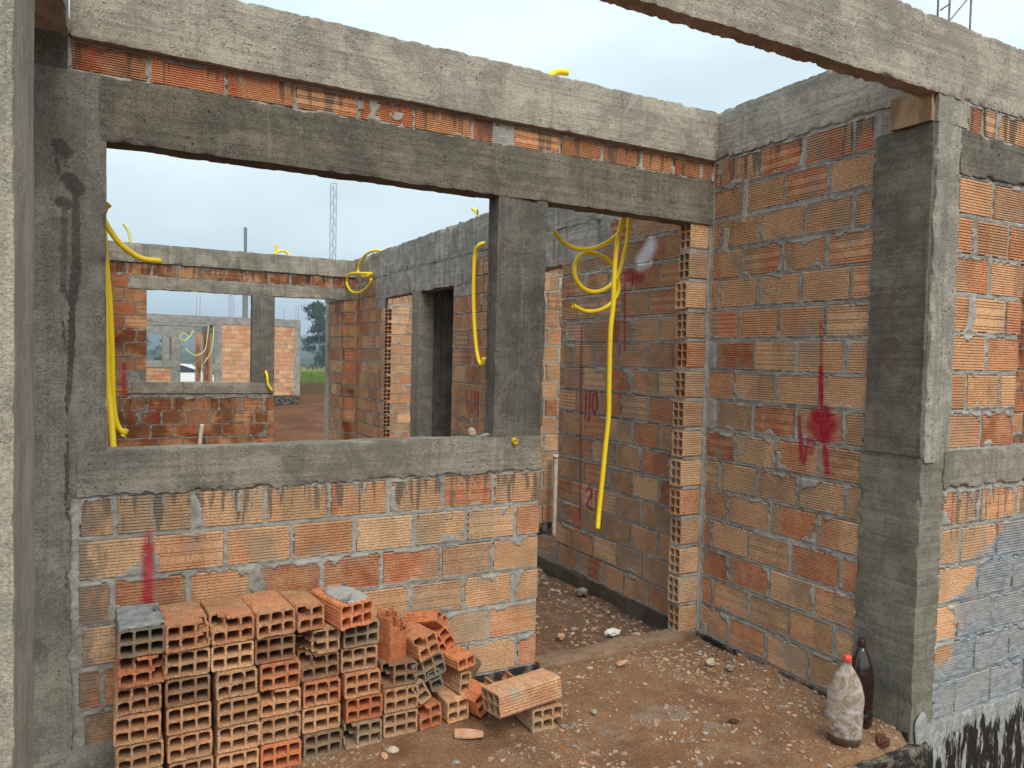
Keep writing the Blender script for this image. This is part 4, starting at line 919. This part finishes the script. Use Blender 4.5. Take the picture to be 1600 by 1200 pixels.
# ================================================================== BOTTLES
def lathe(name, prof, mat, n=28, sx=1., sy=1., wr=0., seed=0, smooth=True):
    V = []; 
    for r, z in prof:
        for i in range(n): a = 2*math.pi*i/n; V.append((r*math.cos(a)*sx, r*math.sin(a)*sy, z))
    V = np.array(V)
    if wr: 
        w = (V[:, 2] > .02) & (V[:, 2] < .27); k = wr*(fbm(V, 16, seed, 3)); V[w, 0] *= (1+k[w]); V[w, 1] *= (1+k[w])
    F = [(i*n+j, i*n+(j+1) % n, (i+1)*n+(j+1) % n, (i+1)*n+j) for i in range(len(prof)-1) for j in range(n)]
    return mesh_np(name, V, np.array(F), mat, smooth)
prof = [(.001, .004), (.030, .0), (.044, .006), (.050, .02), (.052, .06), (.053, .10), (.0525, .15), (.053, .19), (.051, .215), (.045, .24), (.035, .268), (.024, .290), (.0155, .306), (.0135, .312), (.0135, .328), (.001, .329)]
def dense(p, k=4):
    r = []
    for a, b in zip(p, p[1:]):
        for i in range(k): r.append((a[0]+(b[0]-a[0])*i/k, a[1]+(b[1]-a[1])*i/k))
    return r+[p[-1]]
m = NM('dusty_clear_plastic', .3, .5); P = m.obj(); n1 = m.noise(P, 16, 5, .65, dis=1.2)
c = m.mix(m.ramp(n1, .38, .60), (.36, .25, .15), (.48, .44, .40)); c = m.mix(m.math('MULTIPLY', m.ramp(m.noise(P, 24, 5, .65, dis=.8), .50, .62), m.ramp(m.sep(P)[2], .22, .12)), c, (.60, .59, .60))
c = m.mix(m.ramp(m.sep(P)[2], .05, .03, 0, .95), c, (.060, .032, .022))
bs = m.bump(m.noise(P, 26, 3, .6, dis=1.), .006, .7)
M['pet'] = m.fin(c, bs, .22); m.b.inputs['Transmission Weight'].default_value = 0.0
al = m.ramp(n1, .3, .7, .55, .9); al = m.math('MAXIMUM', al, m.ramp(m.sep(P)[2], .06, .04)); m.l(al, m.b.inputs['Alpha'])
bt = empty('plastic_bottle', (-.262, -1.100, -.030), (0, 0, -.92), label='dusty clear plastic bottle with a red cap standing before the dark bottle', cat='bottle')
link('bottle_body', lathe('bottle_body', dense(prof), M['pet'], 30, 1.22, .80, .10, 3), bt)
m = NM('dregs', .35, .5); link('dark_liquid', lathe('dark_liquid', dense([(.001, .008), (.036, .007), (.045, .02), (.046, .045), (.001, .048)], 3), m.fin((.045, .024, .015)), 24, 1.2, .76), bt)
m = NM('cap_red', .45, .5); link('cap', lathe('cap', [(.001, .325), (.0155, .325), (.0158, .329), (.0158, .343), (.0145, .346), (.001, .346)], m.fin(m.mix(m.ramp(m.noise(m.obj(), 60, 3), .45, .7, 0, .5), (.72, .045, .035), (.62, .25, .2))), 20), bt)
m = NM('dark_cola_plastic', .12, .6); m.b.inputs['Coat Weight'].default_value = .6
M['cola'] = m.fin(m.mix(m.ramp(m.noise(m.obj(), 12, 4), .45, .7), (.016, .008, .007), (.030, .016, .013)), m.bump(m.noise(m.obj(), 18, 2), .004, .5))
bt2 = empty('plastic_bottle', (-.105, -1.045, -.028), (0, 0, 0), label='black-brown plastic bottle with dark cap standing against the column', cat='bottle')
prof2 = [(.001, .008), (.030, .0), (.046, .01), (.051, .035), (.051, .065), (.047, .08), (.0505, .095), (.052, .15), (.052, .20), (.050, .225), (.043, .262), (.032, .295), (.020, .322), (.0145, .332), (.0135, .345), (.001, .346)]
link('bottle_body', lathe('bottle_body', dense(prof2), M['cola'], 30, 1, 1, .03, 5), bt2)
m = NM('cap_dark', .5, .4); link('cap', lathe('cap', [(.001, .338), (.0155, .338), (.0160, .342), (.0160, .362), (.0145, .365), (.001, .365)], m.fin((.035, .014, .016)), 20), bt2)

# ================================================================== YELLOW CONDUITS, PIPES
def catmull(P, k=8):
    P = [Vector(p) for p in P]; P = [P[0]*2-P[1]]+P+[P[-1]*2-P[-2]]; r = []
    for i in range(1, len(P)-2):
        for j in range(k):
            t = j/k; a, b, c, d = P[i-1:i+3]; r.append(.5*((2*b)+(c-a)*t+(2*a-5*b+4*c-d)*t*t+(3*b-3*c+d-a)*t**3))
    return r+[P[-2]]
def tube(name, pts, r, mat, k=8, n=12, wall=.0018):
    C_ = catmull(pts, k) if len(pts) > 2 else [Vector(p) for p in pts]; V = []; F = []; T = []
    for i in range(len(C_)): T.append((C_[min(i+1, len(C_)-1)]-C_[max(i-1, 0)]).normalized())
    a = T[0].orthogonal().normalized()
    def ring(c, t, rr):
        nonlocal a
        a = (a-t*a.dot(t)).normalized(); b = t.cross(a); return [c+(a*math.cos(2*math.pi*j/n)+b*math.sin(2*math.pi*j/n))*rr for j in range(n)]
    seq = [(C_[0]+T[0]*.03, T[0], r-wall), (C_[0], T[0], r-wall)]+[(c, t, r*(1.0 if i % 2 else .965)) for i, (c, t) in enumerate(zip(C_, T))]+[(C_[-1], T[-1], r-wall), (C_[-1]-T[-1]*.03, T[-1], r-wall)]
    for c, t, rr in seq: V += ring(c, t, rr)
    for i in range(len(seq)-1):
        for j in range(n): F.append((i*n+j, i*n+(j+1) % n, (i+1)*n+(j+1) % n, (i+1)*n+j))
    F.append(tuple(range(n))); F.append(tuple((len(seq)-1)*n+j for j in range(n))[::-1])
    mb = MB(); mb.add(V, F); return mb.mesh(name, mat, True)
def conduit(pts, lab, r=.0115, mat='yellow', k=8, group='yellow electrical conduits'):
    return tag(link('electrical_conduit', tube('electrical_conduit', pts, r, M[mat], k)), lab, 'conduit', group)
conduit([(-.395, .16, 2.42), (-.405, .17, 2.30), (-.416, .2, 2.175), (-.446, .2, 2.099), (-.517, .2, 2.039), (-.614, .2, 1.998), (-.711, .2, 1.989), (-.788, .2, 2.014), (-.841, .2, 2.059)], 'yellow conduit sweeping up to the left under the doorway lintel')
conduit([(-.36, .2, 2.42), (-.345, .24, 2.30), (-.342, .26, 2.192), (-.344, .26, 2.124), (-.357, .26, 2.038), (-.376, .262, 1.959), (-.406, .266, 1.875), (-.466, .27, 1.811), (-.546, .275, 1.786), (-.619, .28, 1.808), (-.66, .285, 1.87), (-.647, .29, 1.947), (-.585, .295, 1.988), (-.492, .30, 1.983), (-.421, .30, 1.948), (-.381, .30, 1.884), (-.37, .30, 1.8), (-.422, .30, 1.729), (-.503, .29, 1.692), (-.591, .28, 1.684), (-.679, .26, 1.706)], 'yellow conduit curled into a full loop in the near doorway')
conduit([(-.43, .13, 2.42), (-.445, .14, 2.28), (-.461, .16, 2.147), (-.489, .16, 2.031), (-.5, .16, 1.867), (-.502, .16, 1.704), (-.514, .16, 1.572), (-.513, .16, 1.31), (-.511, .16, 1.145), (-.526, .16, .981), (-.543, .16, .783), (-.555, .16, .652), (-.568, .15, .567)], 'longest yellow conduit hanging almost straight down in the near doorway', .0125)
conduit([(-2.80, .26, 2.5), (-2.80, .24, 2.1), (-2.795, .22, 1.803), (-2.790, .22, 1.66), (-2.784, .22, 1.492), (-2.776, .22, 1.3), (-2.765, .20, 1.178), (-2.757, .17, 1.057), (-2.75, .14, .98)], 'yellow conduit hanging down inside the left edge of the big window to the sill', .0115)
conduit([(-2.80, .36, 2.5), (-2.80, .33, 2.1), (-2.785, .3, 1.788), (-2.772, .3, 1.617), (-2.764, .3, 1.444), (-2.759, .3, 1.247), (-2.747, .3, 1.147), (-2.722, .3, 1.105), (-2.712, .3, 1.12)], 'second yellow conduit beside it with a small upturned hook at its lower end', .0105)
conduit([(-2.83, .22, 2.02), (-2.797, .22, 1.925), (-2.776, .22, 1.882), (-2.744, .22, 1.835), (-2.701, .22, 1.798), (-2.657, .22, 1.777), (-2.597, .22, 1.775)], 'short yellow conduit curving into the big window from its left edge')
conduit([(-2.84, .3, 1.88), (-2.80, .3, 1.94), (-2.787, .3, 1.972), (-2.774, .3, 1.986)], 'stubby yellow conduit end peeping past the column at the left edge of the big window', .012)
conduit([(-2.55, 6.45, 2.56), (-2.56, 6.45, 2.624), (-2.58, 6.45, 2.736), (-2.631, 6.45, 2.823)], 'faded conduit bending out of the back wall beam at its left end', .018, 'yellow2')
conduit([(-.99, 6.46, 2.58), (-.986, 6.45, 2.65), (-.98, 6.45, 2.745)], 'short upright yellow conduit sticking up from the middle of the back wall beam', .016)
conduit([(-.99, 6.43, 2.58), (-.986, 6.43, 2.63), (-.934, 6.43, 2.665), (-.873, 6.43, 2.66), (-.82, 6.43, 2.60)], 'small yellow conduit arching over the back wall beam beside the upright one', .014)
conduit([(.06, 5.40, 2.60), (-.02, 5.46, 2.64), (-.08, 5.58, 2.63), (-.08, 5.838, 2.60), (-.08, 6.017, 2.514), (-.08, 6.04, 2.438), (-.08, 5.827, 2.365), (-.08, 5.552, 2.357)], 'yellow conduit hooked over the side wall beam near the far corner', .0165)
conduit([(-.12, 5.399, 2.297), (-.12, 5.491, 2.223), (-.12, 5.84, 2.172), (-.12, 6.192, 2.211), (-.12, 6.397, 2.321), (-.12, 6.344, 2.414), (-.12, 6.094, 2.424), (-.10, 5.75, 2.395), (-.02, 5.65, 2.39)], 'lower yellow conduit loop hanging in the far corner of the living room', .0165)
conduit([(.01, 2.70, 2.39), (-.04, 2.722, 2.369), (-.05, 2.78, 2.285), (-.05, 2.792, 2.016), (-.05, 2.766, 1.744), (-.05, 2.718, 1.527), (-.05, 2.662, 1.41), (-.05, 2.599, 1.368), (-.05, 2.566, 1.425)], 'yellow conduit hanging on the living room side wall left of the short column', .0165)
conduit([(.05, 2.90, 2.60), (.03, 2.929, 2.682), (.03, 3.022, 2.731)], 'tiny yellow conduit end on top of the side wall beam', .014)
conduit([(.03, 2.88, 2.61), (.03, 2.90, 2.665), (.0, 2.86, 2.69)], 'second tiny conduit end beside it on the side wall beam', .010, 'yellow2')
conduit([(-1.0, .03, 2.70), (-.982, .02, 2.738), (-.95, .02, 2.758), (-.90, .02, 2.764)], 'short yellow conduit stub lying on top of the long beam', .0155)
conduit([(-1.10, 6.40, 1.20), (-1.088, 6.36, 1.139), (-1.079, 6.35, 1.046), (-1.033, 6.34, .968)], 'pale yellow conduit end sticking out of the short column of the back wall', .014)
conduit([(-1.15, .02, 1.062), (-1.152, -.006, 1.058), (-1.156, -.028, 1.056)], 'crushed yellow conduit stub poking out of the sill below the short column', .0125)
tag(link('drain_pipe', tube('drain_pipe', [(-1.86, 6.30, -.1), (-1.842, 6.3, .344), (-1.817, 6.3, .58)], .024, M['pvc'])), 'white plastic pipe standing before the back wall below its window', 'pipe')
pp = tag(link('drain_pipe', tube('drain_pipe', [(.628, 2.5, -.12), (.628, 2.5, .3), (.628, 2.5, .585)], .020, M['pvc'])), 'white plastic pipe standing in the gap left of the hall wall', 'pipe')
link('cap', tube('cap', [(.628, 2.5, .575), (.628, 2.5, .605)], .026, M['pvc']), pp)

# ================================================================== STEEL, POLES
def lattice(name, x, y, z0, z1, w, r, step, mat, lab, cat, ang=.3):
    mb = MB(); c = [(x+w*math.cos(ang+a), y+w*math.sin(ang+a)) for a in (0, 2.094, 4.189)]
    for q in c: mb.bar((*q, z0), (*q, z1), r, 4)
    z = z0; k = 0
    while z < z1-step*.5:
        for a in range(3): p, q = c[a], c[(a+1) % 3]; mb.bar((*(p if k % 2 else q), z), (*(q if k % 2 else p), min(z+step, z1)), r*.7, 3)
        z += step; k += 1
    for a in range(3): mb.bar((*c[a], z1), (*c[(a+1) % 3], z1), r*.8, 3)
    return tag(link(name, mb.mesh(name, mat)), lab, cat)
lattice('lattice_tower', 8.55, 40, -1, 11.15, .20, .022, .40, M['galv'], 'tall thin lattice tower standing beyond the back wall against the sky', 'tower')
lattice('rebar_cage', 1.05, 25.1, 2.5, 4.15, .10, .011, .24, M['galv'], 'slender steel lattice rising from the roof beam of the far house', 'rebar cage')
tag(link('utility_pole', (lambda mb: (mb.bar((3.79, 40, -1.2), (3.79, 40, 5.6), .15, 10), mb.bar((3.79, 40, 5.6), (3.76, 40, 8.15), .085, 8), mb.mesh('utility_pole', M['pole']))[-1])(MB())), 'dark utility pole rising behind the back wall beam', 'pole')
def rods(name, pts, z0, z1, r, lab, g=None):
    mb = MB()
    for p in pts: mb.bar((p[0], p[1], z0), (p[0]+random.uniform(-.01, .01), p[1], z1), r, 4)
    return tag(link(name, mb.mesh(name, M['steel'])), lab, 'steel rods', g)
rods('starter_bars', [(-.09, 25.05), (.02, 25.1)], 2.5, 3.30, .009, 'pair of thin steel bars on the far house roof beam, left of the steel lattice')
rods('starter_bars', [(2.86, 25.05)], 2.5, 3.0, .009, 'single thin steel bar on the far house, nearer its brick panel')
rods('starter_bars', [(3.28, 25.05), (3.38, 25.1)], 2.5, 3.15, .009, 'pair of thin steel bars at the right corner of the far house')
mb = MB()
for p in ((.125, -1.15), (.145, -1.09), (.265, -1.15)): mb.bar((*p, 2.7), (*p, 3.4), .0042, 5)
mb.bar((.145, -1.10, 2.77), (.262, -1.15, 2.93), .003, 5); mb.bar((.125, -1.15, 2.95), (.262, -1.15, 3.2), .003, 5); mb.bar((.125, -1.15, 2.86), (.145, -1.10, 2.86), .003, 5)
tag(link('rebar_cage', mb.mesh('rebar_cage', M['steel'])), 'thin steel cage rods sticking up from the beam at the upper right', 'rebar cage')
tag(link('rubber_hose', tube('rubber_hose', [(1.3, 9.6, -.40), (2.2, 9.75, -.395), (3.2, 9.7, -.40), (4.4, 9.9, -.40), (5.6, 9.85, -.40)], .014, flat('hose_pale', (.42, .22, .18), (.5, .3, .26)))), 'pale reddish hose lying across the mud outside the back door', 'hose')

# ================================================================== FAR HOUSE (front plane y = 25)
H = empty('brick_house', (0, 25, -.45), label='unfinished brick house with concrete beams beyond the back openings', cat='house')
def hp(nm, a, b, mt, seed=0): return link(nm, rough_box(nm, a, b, .12, .012, M[mt], 200+seed, .01), H, (0, -25, .45))
hp('beam', (-4.5, 24.99, 2.36), (3.45, 25.14, 2.63), 'far', 1); hp('column', (.50, 24.985, -.15), (.74, 25.15, 2.37), 'far', 2)
hp('column', (3.24, 24.985, -.15), (3.45, 25.15, 2.37), 'far', 3); hp('side_wall', (3.30, 25.16, -.15), (3.44, 31.0, 2.6), 'far', 4)
hp('foundation', (.3, 24.98, -.48), (3.43, 25.16, -.14), 'tar', 5)
hp('lintel', (-4.5, 27.45, 2.02), (.52, 27.6, 2.32), 'far', 6); hp('beam', (-4.5, 27.42, 2.34), (.5, 27.62, 2.60), 'far', 7)
hp('column', (-1.02, 27.44, .75), (-.78, 27.6, 2.03), 'far', 8); hp('column', (-.72, 27.44, -.15), (-.40, 27.6, 2.03), 'far', 9)
hp('sill', (-4.5, 27.43, .78), (-.40, 27.6, 1.03), 'far', 10); hp('porch_slab', (-4.5, 25.16, -.5), (3.2, 27.6, -.14), 'far', 11)
hp('side_beam', (.36, 25.15, 2.1), (.50, 27.42, 2.34), 'far', 12)
def hb(x0, x1, y, z0, z1, mt='brickH'):
    k = 0; z = z0
    while z+.13 < z1+.06:
        for a, b in bond(x0, x1, x0+.3+offs[k % 2]+random.uniform(-.03, .03), .2545, .016): link('brick', FAR, H, (a, y-25, z+.45+.002), scale=(b-a, 1, min(.142, z1-z)/.14))
        z += .155; k += 1
mb = MB(); mb.box((0, 0, 0), (1, .08, .14)); FAR = mb.mesh('far_brick', M['brickH'])
hb(.74, 3.24, 25.0, -.14, 2.36); hb(-4.2, -.73, 27.46, -.14, .78)
MF = mortar_mat('mortar_far', '', (.42, .40, .36), (.34, .32, .29))
for a, b in (((.72, 25.01, -.14), (3.26, 25.07, 2.36)), ((-4.4, 27.475, -.14), (-.73, 27.54, .78))): mb = MB(); mb.box(a, b); link('mortar_core', mb.mesh('mortar_core', MF), H, (0, -25, .45))
# the recess's right side wall with open brick ends
mb = MB(); mb.box((.38, 25.2, -.14), (.46, 27.4, 2.1)); link('side_panel', mb.mesh('side_panel', M['brickG']), H, (0, -25, .45))
for xx, yy in ((.02, 26.6), (.20, 25.9)):
    for k in range(14):
        o = link('brick', HB2, H); o.matrix_local = Matrix.Translation((xx, yy-25, -.14+.155*k+.45+.07)) @ Matrix(((0, 0, 1, 0), (0, 1, 0, 0), (1, 0, 0, 0), (0, 0, 0, 1)))
for a, b in (((.05, 26.61, -.14), (.22, 26.7, 2.05)), ((.24, 25.92, -.14), (.37, 26.0, 2.05))): mb = MB(); mb.box(a, b); link('inner_pier', mb.mesh('inner_pier', M['brickE']), H, (0, -25, .45))
for pts, lab in (([(.30, 25.05, 2.30), (.26, 25.0, 1.9), (.18, 25., 1.45), (-.08, 24.98, 1.25), (-.35, 25, 1.38), (-.42, 25, 1.5)], 'yellow conduit hanging in a shallow loop in the porch of the far house'),
                 ([(.47, 25.05, 2.32), (.45, 24.95, 1.9), (.36, 24.95, 1.35), (.14, 24.95, .98)], 'yellow conduit hanging straight at the column of the far house'),
                 ([(-.20, 25.05, 2.1), (-.30, 25.0, 1.9), (-.50, 25, 1.75), (-.62, 25, 1.88), (-.5, 25, 2.0), (-.36, 25, 1.9), (-.45, 25, 1.70)], 'small yellow conduit curl left in the porch of the far house')):
    conduit(pts, lab, .018, 'yellow2', 6, 'conduits on the far house')

# ================================================================== CAR
carE = empty('parked_car', (.35, 40, -.78), (0, 0, .25), label='white parked car half hidden behind the far house', cat='car')
prof = [(-2.1, .35), (-2.15, .62), (-2.05, .86), (-1.75, 1.02), (-1.15, 1.45), (-.2, 1.52), (.55, 1.46), (1.25, 1.02), (2.0, .86), (2.2, .62), (2.18, .32)]
def extr(name, prof, y0, y1, mat, inset=.12):
    V = []; n = len(prof)
    for y, s_ in ((y0, 0), (y0+.1, 1), (y1-.1, 1), (y1, 0)):
        for x, z in prof: V.append((x*(1 if s_ else .985), y+(inset*max(0, z-.95)/.5*(1 if y < 0 else -1)), z))
    F = [(a*n+i, a*n+(i+1) % n, (a+1)*n+(i+1) % n, (a+1)*n+i) for a in range(3) for i in range(n)]+[tuple(range(n)), tuple(range(3*n, 4*n))[::-1]]
    mb = MB(); mb.add(V, F); return mb.mesh(name, mat)
m = NM('car_white', .25, .5); CW = m.fin((.75, .77, .78)); m = NM('car_glass', .08, .6); CG = m.fin((.02, .025, .03)); m = NM('tyre_rubber', .9, .2); CT = m.fin((.02, .02, .02))
link('body', extr('body', prof, -.86, .86, CW), carE)
link('side_window', extr('side_window', [(-1.5, 1.06), (-1.05, 1.38), (-.1, 1.42), (.5, 1.38), (1.0, 1.06)], -.845, .845, CG, .11), carE)
link('windscreen', (lambda mb: (mb.add([(.62, -.62, 1.44), (.62, .62, 1.44), (1.24, .74, 1.05), (1.24, -.74, 1.05)], [(0, 1, 2, 3)]), mb.mesh('windscreen', CG))[-1])(MB()), carE, (.012, 0, .012))
for x in (-1.35, 1.4):
    for y in (-.80, .80):
        mb = MB(); mb.bar((x, y-.1, .33), (x, y+.1, .33), .33, 18); w = link('wheel', mb.mesh('wheel', CT), carE)
        mb = MB(); mb.bar((x, y-.112, .33), (x, y+.112, .33), .19, 12); link('rim', mb.mesh('rim', M['galv']), w)
for y in (-.6, .6): mb = MB(); mb.box((2.05, y-.2, .66), (2.21, y+.2, .80)); link('headlight', mb.mesh('headlight', CG), carE)

# ================================================================== VEGETATION
def leafmat(nm, a, b):
    m = NM(nm, .7, .2); r = m.noise(m.pos(), .8, 3); return m.fin(m.mix(m.ramp(r, .35, .65), a, b))
def tree(name, x, y, z, h, seed, lab, lm, sprd=.22, n=110):
    rg = random.Random(seed); t = empty(name, (x, y, z), label=lab, cat='tree'); mb = MB(); L = MB()
    segs = 7; pr = Vector((0, 0, 0)); tips = []
    for i in range(segs):
        q = Vector((rg.uniform(-.12, .12)*h*.12, rg.uniform(-.1, .1)*h*.1, h*(i+1)/segs*.93)); mb.bar(pr, q, h*.014*(1-i/segs)+.02, 7); pr = q
        if i >= 0:
            for k in range(4):
                a = rg.uniform(0, 6.28); ln = h*sprd*(1.15-.75*abs(i/segs-.25))*rg.uniform(.6, 1.1); e = q+Vector((math.cos(a)*ln, math.sin(a)*ln, ln*rg.uniform(.15, .7)-h*.09))
                mb.bar(q-Vector((0, 0, h*.07)), e, h*.004+.01, 4); tips.append((e, h*.055)); tips.append(((q+e)/2+Vector((0, 0, h*.01)), h*.045))
    tips.append((pr, h*.05))
    for (c, rr) in tips:
        for _ in range(n):
            d = Vector((rg.gauss(0, 1), rg.gauss(0, 1), rg.gauss(0, .75)))*rr*.62; p = c+d; s_ = h*.014*rg.uniform(.7, 1.5)
            u = Vector((rg.gauss(0, 1), rg.gauss(0, 1), rg.gauss(0, 1))).normalized(); v = u.orthogonal().normalized()
            L.add([p-u*s_, p+v*s_*.6, p+u*s_, p-v*s_*.6], [(0, 1, 2, 3)])
    link('trunk', mb.mesh('trunk', M['pole']), t); link('crown', L.mesh('crown', lm), t); return t
LM = leafmat('eucalyptus_leaf', (.016, .034, .018), (.035, .062, .028))
tree('eucalyptus_tree', 25.6, 112, -3.0, 12.6, 4, 'tall dark eucalyptus tree standing alone right of the far house', LM, .20)
tree('eucalyptus_tree', 28.8, 118, -3.0, 10.0, 9, 'lower dark tree mostly hidden behind the back porch post', LM, .24)
tree('pine_tree', 2.0, 150, -4.5, 9, 12, 'dim bushy tree seen through the far house window', LM, .26, 60)
tree('pine_tree', 6.5, 140, -4.2, 8, 13, 'dim round tree seen through the far house doorway above the car', LM, .28, 60)
rg = np.random.default_rng(5); n = 16000; gx = rg.uniform(2.2, 12, n); gy = rg.uniform(28.5, 40, n); gz = terr(gx, gy); k = gz > .10+.22*vn(np.stack([gx, gy, gx*0], 1), .8, 3); gx, gy, gz = gx[k], gy[k], gz[k]; n = len(gx)
hh = rg.uniform(.05, .20, n); a = rg.uniform(0, 3.14, n); ww = rg.uniform(.008, .02, n); lx = rg.normal(0, .05, n); ly = rg.normal(0, .05, n)
V = np.stack([np.stack([gx-ww*np.cos(a), gy-ww*np.sin(a), gz-.02], 1), np.stack([gx+ww*np.cos(a), gy+ww*np.sin(a), gz-.02], 1), np.stack([gx+lx, gy+ly, gz+hh], 1)], 1).reshape(-1, 3)
tag(link('grass', mesh_np('grass', V, np.arange(3*n).reshape(-1, 3), leafmat('grass_blade', (.10, .20, .03), (.17, .27, .05)))), 'bright green grass on top of the earth bank outside', kind='stuff')
n = 9000; gx = rg.uniform(4, 40, n); gy = rg.uniform(46, 80, n); gz = terr(gx, gy); hh = rg.uniform(.2, .55, n); a = rg.uniform(0, 3.14, n); ww = rg.uniform(.03, .07, n)
V = np.stack([np.stack([gx-ww*np.cos(a), gy-ww*np.sin(a), gz-.02], 1), np.stack([gx+ww*np.cos(a), gy+ww*np.sin(a), gz-.02], 1), np.stack([gx+rg.normal(0, .1, n), gy, gz+hh], 1)], 1).reshape(-1, 3)
tag(link('dry_crop', mesh_np('dry_crop', V, np.arange(3*n).reshape(-1, 3), leafmat('crop_straw', (.34, .32, .17), (.26, .27, .11)))), 'pale dry crop rows in the field beyond the bank', kind='stuff')

# ================================================================== HAZE
hz = MB(); hz.box((-1600, -1600, -12), (1600, 1600, 75)); hm = bpy.data.materials.new('haze_air'); hm.use_nodes = True; t_ = hm.node_tree; t_.nodes.clear()
o_ = t_.nodes.new('ShaderNodeOutputMaterial'); v_ = t_.nodes.new('ShaderNodeVolumePrincipled'); v_.inputs['Color'].default_value = (.66, .82, 1., 1); v_.inputs['Density'].default_value = .0012; v_.inputs['Anisotropy'].default_value = .1
t_.links.new(v_.outputs[0], o_.inputs['Volume'])
tag(link('haze', hz.mesh('haze', hm)), kind='stuff')
S.cycles.volume_bounces = 0
